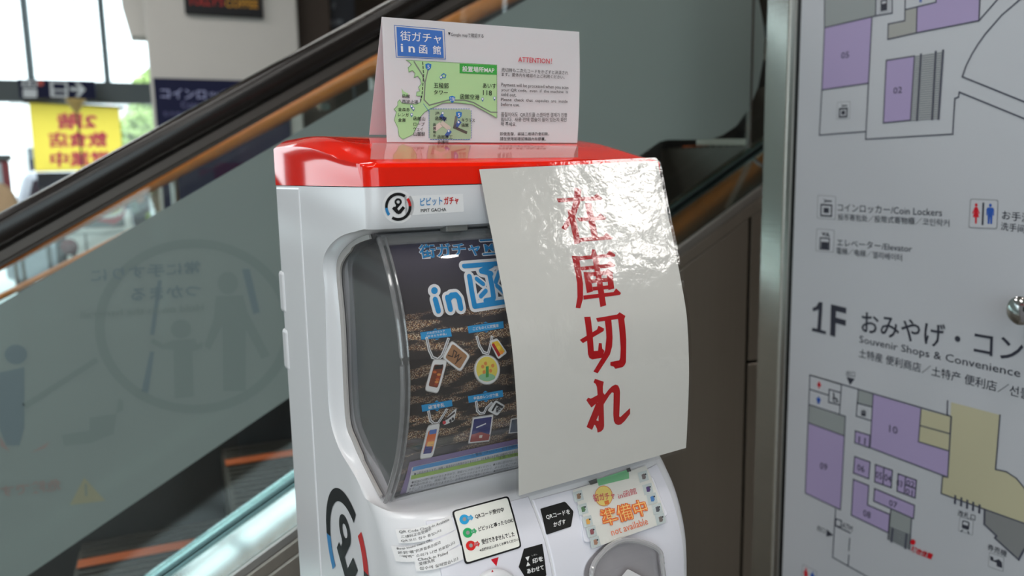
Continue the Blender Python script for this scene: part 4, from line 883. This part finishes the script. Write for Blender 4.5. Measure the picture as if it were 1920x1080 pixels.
G = [(1030, 340, [[(108, 268), (680, 240), (735, 190), (820, 265), (805, 293), (138, 330)], [(390, 95), (495, 130), (485, 300), (445, 430), (405, 530), (330, 660), (250, 768), (185, 728), (290, 560), (345, 430), (378, 270)], [(277, 443), (335, 440), (400, 540), (470, 880), (475, 965), (390, 985), (330, 690), (300, 560)], [(548, 342), (650, 342), (755, 865), (660, 880), (600, 600)], [(428, 570), (735, 552), (785, 500), (880, 570), (865, 598), (465, 628)], [(460, 885), (830, 860), (885, 805), (985, 880), (965, 905), (470, 945)]]),
     (1050, 455, [[(180, 205), (290, 212), (720, 178), (770, 118), (860, 188), (848, 218), (290, 278)], [(180, 205), (290, 212), (300, 280), (355, 640), (355, 870), (312, 1025), (240, 1015), (268, 850), (262, 620)], [(480, 195), (495, 105), (545, 110), (575, 200)], [(505, 255), (595, 250), (715, 975), (625, 1005)], [(312, 378), (725, 335), (768, 285), (853, 350), (840, 378), (325, 435)], [(360, 458), (460, 460), (510, 760), (415, 788)], [(440, 468), (710, 440), (738, 405), (825, 470), (810, 490), (450, 532)], [(720, 440), (815, 480), (840, 715), (750, 740)], [(480, 572), (800, 545), (800, 605), (490, 632)], [(500, 690), (820, 660), (825, 715), (510, 748)], [(358, 825), (830, 770), (868, 712), (945, 785), (930, 815), (365, 888)]]),
     (1060, 575, [[(220, 517), (490, 355), (512, 297), (600, 340), (592, 380), (270, 568)], [(290, 160), (387, 155), (440, 690), (505, 685), (518, 565), (562, 568), (572, 655), (605, 685), (570, 795), (415, 822), (370, 795), (350, 740)], [(473, 180), (805, 122), (840, 87), (932, 145), (912, 200), (815, 192), (500, 238)], [(612, 215), (712, 205), (732, 480), (725, 620), (690, 745), (500, 1037), (432, 1010), (560, 800), (615, 680), (635, 480)], [(815, 185), (912, 180), (945, 520), (940, 860), (925, 900), (890, 940), (775, 968), (750, 935), (697, 915), (697, 862), (835, 835), (850, 800), (858, 650)]]),
     (1070, 695, [[(375, 125), (512, 172), (498, 250), (500, 340), (510, 530), (518, 860), (505, 910), (470, 945), (415, 963), (405, 900), (380, 850), (430, 840), (432, 690), (415, 360), (405, 250), (385, 205), (352, 180)], [(240, 458), (268, 418), (310, 435), (430, 370), (430, 480), (320, 573)], [(390, 510), (440, 480), (470, 560), (432, 690), (395, 770), (330, 920), (243, 875)], [(395, 770), (432, 785), (440, 850), (375, 848), (350, 830)], [(500, 340), (525, 375), (590, 290), (640, 240), (695, 215), (735, 230), (757, 280), (765, 340), (752, 715), (770, 720), (920, 580), (922, 670), (840, 780), (780, 835), (735, 845), (690, 825), (668, 780), (660, 680), (665, 345), (640, 335), (600, 380), (505, 530)]])]
for ox, oy, strokes in G:
    P.f(ox, oy, 8.307)
    for i, s_ in enumerate(strokes): P.poly(s_, RED, 2+.05*i)
P.build('red_characters', sheet, 'tall red brush style characters reading sold out')
curvedplate(uvq, 60, .0008, .0011, 0, .006).build('laminate_film', M['laminate'], sheet, 'clear glossy laminate with a rounded border', smooth=True, angle=60)

# ================================================================ TENT CARD on the lid
tb = .092
def tp(x, y, b): return hit(x, y, mv, MW(0, b, 0))
bl_, br_ = tp(726, 276, tb), tp(1082.5, 275, tb); tl_, tr_ = tp(716, 32, tb+.022), tp(1086, 60, tb+.022)
bl_[2] = br_[2] = max(bl_[2], 1.4812)
bb = tp(693, 262, tb+.085); bkl = bb; bkr = bb+(br_-bl_)
bkl[2] = bkr[2] = 1.4925
tent = thing('tent_card', 'folded white tent card with a green map standing on the red lid', 'sign', (bl_+br_)/2+V([0, 0, 0]))
nrm = np.cross(br_-bl_, tl_-bl_); nrm /= np.linalg.norm(nrm)
if nrm@(EYE-bl_) < 0: nrm = -nrm
def sheetq(a, b, c, d, n, th=.0006): return MB().prism([a, b, c, d], n*-th)
curl = [br_+(tr_-br_)*t+nrm*(-.003*math.sin(math.pi*t))+(br_-bl_)/np.linalg.norm(br_-bl_)*(.004*math.sin(math.pi*t)) for t in np.linspace(0, 1, 9)]
mb = MB(); L_ = [bl_+(tl_-bl_)*t for t in np.linspace(0, 1, 9)]
rings = []
for l, r in zip(L_, curl):
    i0 = l+(r-l)*.97
    rings.append([l, i0, r, r-nrm*.0006, i0-nrm*.0006, l-nrm*.0006])
mb.loft(rings).build('front_leaf', M['card'], tent, smooth=True, angle=30)
sheetq(tl_, tr_, bkr, bkl, np.cross(tr_-tl_, bkl-tl_)/np.linalg.norm(np.cross(tr_-tl_, bkl-tl_))*-1).build('back_leaf', M['card'], tent)
ts = Flat(bl_, br_-bl_, tl_-bl_)
if ts.n@(EYE-bl_) < 0: raise SystemExit('tent normal')
GN, GD, ROAD = ink(170, 205, 150), ink(60, 158, 66), ink(120, 122, 116); PB = ink(60, 108, 184); TK = ink(30, 30, 32); LBL = ink(45, 110, 180)
P = Print(ts, (680, 20, 4), .00025)
P.line([(237, 110), (611, 141), (621, 364), (250, 349)], .0006, PB, 1, True); P.poly([(252, 121), (597, 153), (608, 355), (262, 340)], PB, 1)
P.text('街ガチャ', (279, 150), (586, 176), (283, 226), WH, 2, .004); P.text('i n', (283, 248), (388, 254), (286, 310), WH, 2, .02); P.text('函', (420, 258), (482, 262), (422, 322), WH, 2, .008); P.text('館', (523, 262), (584, 266), (526, 328), WH, 2, .008)
P.poly([(638, 163), (658, 165), (648, 186)], TK, 2); P.text('Google mapで確認する', (660, 162), (905, 176), (661, 198), TK); P.text('ATTENTION！', (1165, 344), (1418, 360), (1164, 385), ink(200, 50, 66), 2, .01)
for s_, a, b, c in (('売切時も二次元コードをかざすと決済され', (1040, 428), (1540, 453), (1040, 459)), ('ます。筐体内を確認の上ご利用ください。', (1040, 464), (1512, 487), (1040, 492)),
                    ('Payment will be processed when you scan', (1038, 542), (1540, 565), (1038, 576)), ('your QR code,  even  if  the machine  is', (1038, 583), (1538, 600), (1038, 612)), ('sold out.', (1038, 615), (1150, 620), (1038, 641)), ('Please  check  that  capsules  are  inside', (1036, 655), (1535, 670), (1036, 686)), ('before use.', (1036, 690), (1176, 695), (1036, 715)),
                    ('품절이어도  QR코드를 스캔하면 결제가 진행', (1036, 762), (1530, 768), (1036, 798)), ('됩니다.  사용 전에 캡슐이 들어 있는지 확인', (1036, 800), (1528, 804), (1036, 832)), ('해 주세요.', (1034, 835), (1150, 838), (1034, 866)),
                    ('即使售罄，掃描二維碼仍會扣款。', (1028, 912), (1397, 912), (1028, 939)), ('請在使用前確認機器內有膠囊。', (1028, 948), (1372, 950), (1028, 975))): P.text(s_, a, b, c, TK, 2, .005)
land = [(325, 372), (1005, 408), (1005, 804), (905, 748), (820, 702), (700, 690), (600, 692), (495, 742), (462, 762), (430, 800), (415, 850), (375, 930), (300, 965), (272, 942), (264, 880), (236, 822), (252, 760), (235, 740), (262, 712), (262, 685), (278, 668), (290, 692), (330, 700), (400, 702), (432, 690), (436, 640), (403, 640), (405, 612), (430, 605), (418, 575), (440, 550), (432, 515), (412, 490), (384, 502), (392, 470), (372, 448), (345, 462), (340, 428), (366, 405), (350, 386)]
P.poly(land, GN, 1); P.line(land, .0005, ink(110, 150, 100), 1.5, True); P.poly([(290, 582), (306, 605), (342, 622), (336, 645), (300, 642)], GN, 1)
P.poly([(725, 398), (1005, 411), (1005, 482), (725, 470)], GD, 2); P.text('設置場所MAP', (746, 416), (985, 428), (746, 459), WH, 3, .01)
P.line([(385, 385), (445, 480), (466, 548), (460, 670), (498, 710), (640, 672), (760, 672), (830, 690), (900, 730), (960, 762), (1005, 763)], .0013, ROAD, 2); P.line([(490, 440), (465, 546)], .0011, ROAD, 2)
dsh = [(448, 388), (456, 480), (442, 640), (430, 692)]
for a, b in zip(dsh[:-1], dsh[1:]):
    a, b = V(a, float), V(b, float); n = max(2, int(np.linalg.norm(b-a)/28))
    for i in range(n): P.line([a+(b-a)*i/n, a+(b-a)*(i+.55)/n], .0009, TK, 2.3)
for x, y, t in ((490, 424, '5'), (669, 668, '278'), (719, 785, '5')):
    P.poly([(x-22, y-22), (x, y-28), (x+23, y-20), (x+20, y+8), (x, y+27), (x-20, y+6)], LBL, 3); P.text(t, (x-(8 if len(t) < 2 else 16), y-15), (x+(9 if len(t) < 2 else 16), y-14), (x-(8 if len(t) < 2 else 16), y+12), WH, 4)
P.rrect([(497, 738), (812, 742), (810, 968), (495, 962)], .09, ink(158, 178, 146), 2); P.line([(700, 800), (686, 878)], .003, ink(110, 108, 104), 3); P.line([(686, 876), (772, 914)], .003, ink(84, 76, 70), 3); P.line([(545, 885), (575, 862)], .005, ink(206, 188, 178), 3); P.line([(600, 850), (640, 880)], .005, ink(196, 182, 170), 3); P.line([(455, 700), (498, 760)], .0005, LBL, 2)
for i in range(16):
    P.line([(505+19*i, 738), (515+19*i, 738)], .0005, LBL, 3); P.line([(505+19*i, 967), (515+19*i, 967)], .0005, LBL, 3)
    if i < 12: P.line([(496, 748+18*i), (496, 758+18*i)], .0005, LBL, 3); P.line([(812, 750+18*i), (811, 760+18*i)], .0005, LBL, 3)
P.line([(590, 485), (605, 473), (622, 484), (616, 505), (596, 505)], .0009, LBL, 3, True)
for x, y in ((585, 500), (897, 664), (986, 657), (364, 718), (378, 735), (365, 780), (598, 770), (716, 838), (642, 904)):
    P.ell((x, y), 10, 11, LBL, 3.2, 14); P.poly([(x-6, y+7), (x+6, y+7), (x, y+22)], LBL, 3.2); P.ell((x, y), 7, 8, WH, 3.6, 14)
for x, y, dx, dy in ((590, 795, 20, 18), (700, 868, 22, -30), (630, 935, 18, -25)): P.line([(x, y), (x+dx, y+dy)], .004, ink(70, 90, 150), 3)
for s_, a, b, hgt in (('五稜郭', (530, 540), (641, 545), 42), ('タワー', (530, 596), (635, 600), 34), ('あいす', (897, 545), (998, 551), 37), ('118', (898, 598), (965, 601), 37), ('函館空港', (727, 625), (872, 631), 40), ('函館', (292, 628), (350, 631), 28), ('西波止場', (292, 669), (412, 673), 29), ('金森赤', (262, 728), (350, 731), 28), ('レンガ', (262, 768), (342, 771), 27), ('倉庫', (262, 808), (320, 810), 28), ('函館山', (377, 795), (465, 798), 30), ('ロープ', (377, 838), (460, 840), 28), ('ウェイ', (377, 876), (449, 878), 27), ('山麓駅', (377, 910), (465, 912), 32), ('JR', (540, 760), (576, 761), 24), ('函館駅', (540, 795), (626, 798), 30), ('キラリス', (738, 808), (838, 811), 28), ('函館', (738, 845), (790, 847), 28), ('函', (524, 845), (546, 846), 22), ('館', (524, 872), (546, 873), 23), ('朝', (524, 902), (545, 903), 21), ('市', (524, 929), (545, 930), 22), ('函館商工', (557, 934), (671, 936), 28), ('会議所', (557, 972), (640, 974), 28)):
    P.text(s_, a, b, (a[0], a[1]+hgt), TK, 5, .008)
P.build('front_print', tent, 'blue title plate, green map and small notices')
# clear tape patches holding the card
lidz = lambda b: cr(LB, LC, min(.3, max(0, b)))
def lidpt(x, y):
    for b in np.linspace(.0, .15, 151):
        q = ML(hit(x, y, mv, MW(0, b, 0)))
        if q[2] <= lidz(b): break
    return V(q[:2])
A, B, C, D = [lidpt(*p) for p in ((698, 270), (1084, 277), (1084, 297), (694, 301))]; rings = []
for t in np.linspace(0, 1, 10):
    l, r = A+(D-A)*t, B+(C-B)*t; row = [l+(r-l)*q for q in np.linspace(0, 1, 6)]
    rings.append([MW(p[0], p[1], lidz(p[1])+.0012) for p in row]+[MW(p[0], p[1], lidz(p[1])+.0008) for p in row[::-1]])
tape = thing('clear_tape', 'wide clear tape strip holding the folded card to the red lid', 'tape', MW((A[0]+B[0])/2, A[1], lidz(A[1])))
MB().loft(rings).build('strip', M['tape'], tape, smooth=True, angle=60)

# ================================================================ NOT AVAILABLE CARD
nas = Surf(lambda a, c: front(a, c)-.0055, ([], list(np.arange(1.0, 1.2, .01))))
nac = thing('not_available_card', 'small white card in a clear sleeve with orange characters on the machine front', 'sign', fsurf.pos(*nas.uv(1160, 960), .004))
P = Print(nas, C7, .00025); P.rrect([(812, 326), (1462, 108), (1640, 604), (990, 838)], .02, ink(226, 224, 218), 0); P.build('card', nac)
P = Print(nas, C7, .00025)
P.poly([(1028, 232), (1308, 140), (1312, 222), (1044, 287)], ink(126, 190, 142), 1); P.poly([(952, 248), (1024, 222), (1032, 262), (972, 280)], ink(96, 96, 94), 2); P.poly([(1285, 138), (1318, 126), (1330, 160), (1296, 168)], ink(80, 80, 80), 2)
dk = [(150, 120, 100), (96, 130, 96), (226, 170, 90), (150, 90, 96), (170, 130, 110), (120, 110, 110), (90, 70, 120), (80, 130, 190), (90, 90, 96), (120, 110, 106)]
for i, (x, y) in enumerate([(868, 378), (908, 492), (950, 600), (984, 690), (1016, 780), (1440, 205), (1480, 315), (1517, 400), (1562, 490), (1590, 578)]):
    s_ = 44; sk = 10; P.poly([(x-s_-sk, y-s_+12), (x+s_-sk-8, y-s_-12), (x+s_+sk-8, y+s_-14), (x-s_+sk, y+s_+12)], ink(196, 204, 204), 1.5)
    P.poly([(x-20, y-14), (x+2, y-26), (x+20, y+4), (x+12, y+24), (x-12, y+26)], ink(*dk[i]), 2); P.ell((x+14, y-18), 8, 8, ink(60, 60, 66), 2.5, 10)
P.ell((1087, 377), 76, 88, ink(226, 206, 120), 2); ringp(P, (1087, 377), 78, 90, .95, 0, 2*math.pi, ink(220, 120, 70), 2.5)
P.text('街ガチャ', (984, 366), (1172, 338), (1002, 432), ink(206, 92, 104), 4, .015); P.text('in函館', (1203, 352), (1364, 304), (1220, 408), ink(206, 92, 104), 4, 0)
[P.text('準備中', (1044+dx, 506+dy), (1434+dx, 404+dy), (1088+dx, 646+dy), ink(232, 112, 56), 4+.03*(dx+dy), .01) for dx in (-6, 6) for dy in (-6, 6)]; P.text('準備中', (1044, 506), (1434, 404), (1088, 646), ink(246, 206, 130), 5, -.012)
P.text('not available', (1140, 668), (1460, 566), (1158, 728), ink(232, 128, 96), 4, .004); P.rrect([(1090, 425), (1128, 412), (1136, 445), (1098, 456)], .2, ink(214, 120, 60), 3)
P.build('printed_characters', nac, 'orange characters and a border of tiny photos')
P = Print(nas, C7, .0006); P.rrect([(805, 322), (1452, 108), (1645, 612), (985, 842)], .02, M['sleeve'], 3); P.build('clear_sleeve', nac, 'glossy clear sleeve')

# ================================================================ BACKGROUND THINGS
def signbox(name, label, cat, x0, y0, x1, y1, Y, mt, th=.04, group=None):
    a, b = hy(x0, y0, Y), hy(x1, y1, Y); t = thing(name, label, cat, ((a[0]+b[0])/2, Y, min(a[2], b[2])), group)
    MB().box((a[0], Y, b[2]), (b[0], Y+th, a[2])).build('panel', mt, t, bevel=.004); return t, Flat((0, Y, 1.5), (1, 0, 0), (0, 0, 1))
C2 = (0, 0, 3.273)
t, sf = signbox('shop_sign', 'black coffee shop sign with red and yellow letters high on the white column', 'sign', 342, -48, 494, 33, YC-.05, ink(14, 14, 20))
P = Print(sf, C2, .003); P.text("TULLY'S", (1150, -22), (1372, -12), (1152, 30), ink(170, 40, 34), 1, .02); P.text('COFFEE', (1382, -8), (1582, 0), (1384, 46), ink(196, 140, 40), 1, .02); P.build('lettering', t)
t, sf = signbox('coin_locker_sign', 'navy coin locker sign low on the white column behind the handrail', 'sign', 287, 146, 556, 420, YC-.05, M['navy'])
P = Print(sf, C2, .003); P.text('コインロッカー', (985, 540), (1480, 555), (988, 606), ink(150, 154, 190), 1, .02); P.text('Coin Lockers', (1110, 622), (1420, 632), (1112, 662), ink(110, 112, 150), 1); P.text('投币寄包处／投幣式寄物櫃', (1000, 682), (1440, 695), (1002, 714), ink(90, 92, 130), 1); P.build('lettering', t)
t, sf = signbox('direction_sign', 'navy hanging direction sign with locker icons and a white arrow', 'sign', 33, 148, 180, 186, YF-.4, M['navy'], .08)
P = Print(sf, C2, .004)
for q in ([(135, 488), (180, 490), (180, 535), (135, 533)], [(185, 490), (228, 492), (228, 535), (185, 535)], [(140, 545), (228, 547), (228, 600), (142, 598)], [(305, 498), (415, 503), (418, 600), (310, 596)]): P.rrect(q, .1, ink(220, 224, 228), 1)
P.rrect([(325, 510), (400, 514), (402, 550), (328, 548)], .1, M['navy'], 2); P.poly([(330, 560), (400, 562), (402, 585), (332, 583)], M['navy'], 2); P.poly([(150, 500), (168, 500), (168, 525), (150, 525)], M['navy'], 2); P.poly([(195, 500), (218, 500), (218, 525), (195, 525)], M['navy'], 2); P.ell((250, 510), 20, 18, ink(200, 90, 80), 1)
P.poly([(430, 536), (490, 541), (458, 508), (482, 508), (526, 550), (486, 594), (462, 592), (490, 560), (430, 555)], ink(224, 228, 232), 1); P.build('icons', t)
for x in (62, 152):
    a = hy(x, 147, YF-.36); MB().tube([a, (a[0], a[1], CEIL)], .012, 8).build('hanger', M['mullion'], t, smooth=True)
# yellow banner, seen from behind so that its lettering is mirrored
YBN = YF-.12
a, b = hy(54, 193, YBN), hy(226, 322, YBN)
ban = thing('yellow_banner', 'yellow cloth banner with pink mirrored lettering hanging in the window', 'banner', ((a[0]+b[0])/2, YBN, b[2]))
q = [hy(54, 191, YBN), hy(223, 202, YBN), hy(232, 318, YBN), hy(66, 322, YBN)]
MB().prism(q, (0, .006, 0)).build('cloth', M['yellow'], ban); MB().tube([q[0]+V([-.05, .02, 0]), q[1]+V([.05, .02, 0])], .014, 8).build('rod', M['bark'], ban, smooth=True)
P = Print(Flat((0, YBN, 1.5), (1, 0, 0), (0, 0, 1)), C2, .004); PK = M['pinkcloth']
for k, (dx, dy) in enumerate(((0, 0), (9, 0), (0, 8), (9, 8))):
    for t_, a_, b_, c_ in (('2階', (585, 694), (350, 694), (585, 785)), ('飲食店', (652, 808), (298, 808), (652, 896)), ('営業中', (662, 926), (308, 931), (662, 1012))):
        P.text(t_, (a_[0]+dx, a_[1]+dy), (b_[0]+dx, b_[1]+dy), (c_[0]+dx, c_[1]+dy), PK, 2+.1*k, 0)
P.build('lettering', ban, 'pink mirrored characters')
for x in (60, 218):
    z0 = hy(x, 193, YBN)[2]; MB().tube([hy(x, 193, YBN)+V([0, .02, 0]), (hy(x, 193, YBN)[0], YBN+.02, zb0)], .006, 6).build('cord', M['bark'], ban)
YP = 8.3
a = hy(142, 193, YP); pl = thing('signal_pole', 'thin pole with a tapered brown head in front of the yellow banner', 'pole', (a[0], YP, 0))
MB().tube([(a[0]+.03, YP, .03), (a[0], YP, hy(143, 208, YP)[2])], .007, 10).build('shaft', M['bark'], pl, smooth=True)
MB().lathe((a[0], YP, hy(143, 212, YP)[2]), (0, 0, 1), [(.012, 0), (.07, .09), (.085, .11), (.085, .125)], 16).build('head', mat('tan_wood', rgb(196, 168, 104), .6, noise=.1, scale=20), pl, smooth=True)
MB().lathe((a[0]+.03, YP, 0), (0, 0, 1), [(.16, 0), (.16, .02), (.03, .04)], 20).build('base', M['black'], pl, smooth=True)
# red cabinet and beige chair at the far left
YR = 8.6
a, b = hy(-60, 290, YR), hy(29, 424, YR); rb = thing('red_notice_frame', 'dark red framed notice with a pale glass front hanging at the far left', 'notice', ((a[0]+b[0])/2, YR, b[2]))
MB().box((a[0], YR, b[2]), (b[0], YR+.06, a[2]-.06)).build('frame', M['redbox'], rb, bevel=.015); MB().box((a[0]-.02, YR-.02, a[2]-.06), (b[0]+.02, YR+.08, a[2])).build('top', M['beam'], rb, bevel=.01)
c, d = hy(-45, 306, YR), hy(13, 400, YR); MB().box((c[0], YR-.012, d[2]), (d[0], YR, c[2])).build('glass_front', mat('pale_glass', rgb(170, 182, 190), .1), rb)
for x in (a[0]+.1, b[0]-.1): MB().tube([(x, YR+.03, a[2]-.01), (x, YR+.03, CEIL)], .008, 6).build('hanger', M['mullion'], rb)
YK = 7.7
a = hy(-8, 342, YK); ch = thing('beige_chair', 'rounded beige upholstered chair in front of the red cabinet', 'chair', (a[0], YK, 0))
ring = lambda k, y: [(a[0]+.15*k*math.cos(t), y, (a[2]-.24)+.24*k*math.sin(t)) for t in np.linspace(0, 2*math.pi, 20, endpoint=False)]
MB().loft([ring(.9, YK-.05), ring(1, YK-.03), ring(1, YK+.03), ring(.9, YK+.05)]).build('backrest', M['beige'], ch, smooth=True, angle=50)
MB().lathe((a[0], YK-.22, a[2]-.62), (0, 0, 1), [(.2, 0), (.23, .03), (.23, .07), (.19, .1), (.001, .11)], 20).build('seat', M['beige'], ch, smooth=True)
for dx, dy in ((-.15, -.37), (.15, -.37), (-.15, -.05), (.15, -.05)): MB().tube([(a[0]+dx, YK+dy, 0), (a[0]+dx*.9, YK+dy, a[2]-.61)], .014, 8).build('leg', M['bark'], ch, smooth=True)
for dx in (-.12, .12): MB().tube([(a[0]+dx, YK-.06, a[2]-.58), (a[0]+dx, YK, a[2]-.4)], .012, 8).build('back_support', M['bark'], ch, smooth=True)
# white counter, noodle sign, rack, stool seen through the glass below the handrail
YW = 7.6
a, b = hy(118, 432, YW), hy(262, 540, YW); ct = thing('white_counter', 'white counter seen through the escalator glass below the handrail', 'counter', ((a[0]+b[0])/2, YW, 0))
MB().box((a[0], YW, .06), (b[0], YW+.45, a[2]-.03)).build('body', M['counter'], ct, bevel=.008); MB().box((a[0]-.02, YW-.02, a[2]-.03), (b[0]+.02, YW+.47, a[2])).build('top', M['counter'], ct, bevel=.006); MB().box((a[0]+.03, YW+.03, 0), (b[0]-.03, YW+.42, .06)).build('plinth', M['black'], ct)
xm = hy(163, 470, YW)[0]; MB().box((xm-.008, YW-.004, .08), (xm+.008, YW+.001, a[2]-.04)).build('panel_joint', M['beam'], ct)
az = a[2]
az += .002; YS = 7.62+.2
a, b = hy(148, 336, YS), hy(238, 436, YS); ns = thing('noodle_sign', 'grey counter sign with a red rimmed noodle bowl picture', 'sign', ((a[0]+b[0])/2, YS, az))
MB().box((a[0], YS, az), (b[0], YS+.02, a[2])).build('panel', ink(108, 112, 114), ns, bevel=.004)
P = Print(Flat((0, YS, 1.5), (1, 0, 0), (0, 0, 1)), (0, 280, 4.5), .004)
P.ell((880, 500), 180, 150, ink(160, 60, 66), 1); P.ell((880, 505), 165, 75, ink(214, 220, 214), 2); P.ell((880, 490), 150, 62, ink(190, 180, 110), 3); P.ell((830, 520), 45, 24, ink(226, 170, 60), 4); P.ell((930, 475), 50, 26, ink(216, 216, 180), 4); P.poly([(700, 580), (1000, 640), (960, 668), (680, 655)], ink(96, 104, 108), 2.5); P.build('bowl_picture', ns)
YM = 7.25
a, b = hy(240, 300, YM), hy(284, 436, YM); mr = thing('display_rack', 'dark display rack with small hanging goods beside the column', 'rack', ((a[0]+b[0])/2, YM, 0))
MB().box((a[0], YM, 0), (b[0], YM+.25, a[2])).build('cabinet', M['charcoal'], mr, bevel=.008)
for x, y, c in ((262, 362, (150, 100, 70)), (252, 380, (90, 110, 100)), (277, 418, (120, 150, 60)), (268, 396, (60, 66, 66))):
    p = hy(x, y, YM); MB().box((p[0]-.03, YM-.03, p[2]-.09), (p[0]+.03, YM, p[2]+.09)).build('hanging_pack', ink(*c), mr, bevel=.008)
p = hy(241, 412, YM-.05); MB().tube([(p[0], YM-.04, p[2]-.13), (p[0], YM-.04, p[2]+.03), (p[0], YM-.04, p[2]+.08)], [.03, .03, .012], 12).build('gap_tube', M['counter'], mr, 'white tube standing in for a bright window gap', smooth=True)  # white tube put in place of a bright gap showing the window
YT = 6.6
p = hy(117, 430, YT); sg = thing('barrier_post', 'dark slim post with a small head in front of the counter', 'post', (p[0], YT, 0))
MB().tube([(p[0]-.02, YT, .02), (p[0]-.02, YT, p[2])], .035, 12).build('post', M['charcoal'], sg, smooth=True); MB().tube([(p[0]+.09, YT, .02), (p[0]+.06, YT, hy(120, 470, YT)[2])], .018, 10).build('side_post', M['charcoal'], sg, smooth=True); MB().box((p[0]-.07, YT-.03, p[2]-.02), (p[0]+.09, YT+.03, p[2]+.12)).build('head', M['charcoal'], sg, bevel=.01)
q = hy(131, 462, YT); MB().lathe((q[0], YT-.02, q[2]), (0, -1, 0), [(.05, 0), (.06, .02), (.04, .04), (.001, .045)], 16).build('red_knob', ink(96, 40, 50), sg, smooth=True); MB().lathe((p[0], YT, 0), (0, 0, 1), [(.2, 0), (.2, .02), (.04, .03)], 20).build('base', M['black'], sg, smooth=True)
# dark menu board at the top
t, sf = signbox('menu_board', 'dark menu board with pale chalk marks on the brown wall near the top', 'sign', 596, -70, 668, 74, 7.6, M['charcoal'])
P = Print(sf, (560, 0, 6.353), .003)
for q in ([(395, 30), (440, 20), (430, 110), (385, 100)], [(230, 170), (275, 165), (270, 215), (235, 220)], [(300, 240), (420, 230), (430, 310), (285, 315)], [(440, 230), (530, 235), (520, 290), (440, 300)]): P.rrect(q, .3, ink(112, 116, 122), 1)
P.build('chalk_marks', t)
for x in (-.3, .3): MB().tube([((hy(632, 0, 7.6)[0])+x*.4, 7.62, hy(630, 74, 7.6)[2]+.02), ((hy(632, 0, 7.6)[0])+x*.6, 7.62, 0)], .015, 8).build('leg', M['charcoal'], t, smooth=True)

# outside: trees, white building, parked car
def tree(x, Y, h, r, label, group=None):
    t = thing('street_tree', label, 'tree', (x, Y, 0))
    MB().tube([(x, Y, -.02), (x+.05, Y, h*.45), (x, Y, h*.8)], [.12, .09, .04], 10).build('trunk', M['bark'], t, smooth=True)
    vs_, fs2 = [], []; rnd = random.Random(int(abs(x*100)))
    for _ in range(1500):
        th, ph, k = rnd.uniform(0, 6.28), math.acos(rnd.uniform(-1, 1)), rnd.uniform(.35, 1)**.5
        c = V([x+r*k*math.sin(ph)*math.cos(th), Y+r*k*math.sin(ph)*math.sin(th), h*.72+r*1.15*k*math.cos(ph)]); u = V([rnd.gauss(0, 1) for _ in range(3)]); u /= np.linalg.norm(u); w_ = np.cross(u, V([rnd.gauss(0, 1) for _ in range(3)])); w_ /= np.linalg.norm(w_)
        n = len(vs_); s_ = .11; vs_ += [c-u*s_, c+w_*s_*.5, c+u*s_, c-w_*s_*.5]; fs2.append((n, n+1, n+2, n+3))
    MB().add(vs_, fs2).build('foliage', M['leaf'], t, kind='stuff')
p = hy(262, 235, 16); tree(p[0]+.1, 16, 2.75, .62, 'light green street tree outside the window beside the column')
p = hy(282, 145, 19); tree(p[0]+.15, 19, 4.3, .62, 'further green tree top showing above the window transom')
bd = thing('white_building', 'low pale building across the street outside the window', 'building', (-3, 32, 0))
MB().box((-5, 32, -.02), (1.5, 36, 4.6)).build('wall', M['concrete'], bd)
for i in range(5): MB().box((-4.6+1.2*i, 31.96, 1.6), (-3.8+1.2*i, 32, 2.6)).build('building_window', M['darkglass'], bd)
MB().box((-5.1, 31.8, 4.6), (1.7, 36.2, 4.8)).build('roof', M['beam'], bd)
YC_ = 10.6
cx = hy(140, 322, YC_)[0]; zt = hy(140, 317, YC_)[2]
car = thing('parked_car', 'grey car with a rounded roof parked outside under the yellow banner', 'car', (cx, YC_+2, 0))
MB().prism([(cx-.82, YC_+y, z) for y, z in ((.02, .3), (0, .75), (.1, .93), (3.2, .93), (4.1, .8), (4.2, .55), (4.15, .3))], (1.64, 0, 0)).build('body', M['carpaint'], car, bevel=.07, seg=3)
MB().loft([[(cx+k*x, y, z) for x in (-1, 1)]+[(cx+k*x, y2, z) for x in (1, -1)] for k, y, y2, z in ((.78, YC_+.12, YC_+3.0, .9), (.62, YC_+.55, YC_+2.2, zt-.05), (.52, YC_+.75, YC_+2.0, zt))]).build('cabin', M['carpaint'], car, bevel=.08, seg=4)
MB().prism([(cx-.6, YC_+.20, .98), (cx+.6, YC_+.20, .98), (cx+.5, YC_+.47, zt-.12), (cx-.5, YC_+.47, zt-.12)], (0, -.012, 0)).build('rear_window', M['darkglass'], car)
for x in (-.8, .66):
    for y in (.75, 3.3): MB().lathe((cx+x, YC_+y, .30), (1, 0, 0), [(.1, 0), (.3, .0), (.32, .03), (.32, .12), (.3, .14), (.1, .14)], 20).build('wheel', M['black'], car, smooth=True)
t, sf = signbox('window_panel', 'long dark low panel at the window below the yellow banner', 'panel', 68, 324, 236, 348, YF-.05, ink(66, 72, 84), .03)
aa, bb2 = hy(68, 348, YF-.05), hy(236, 348, YF-.05)
for x in (aa[0]+.05, bb2[0]-.05): MB().box((x-.02, YF-.045, 0), (x+.02, YF-.025, aa[2]+.02)).build('leg', M['beam'], t)
# drop the helper property used while building
for o in bpy.data.objects:
    if '_o' in o: del o['_o']
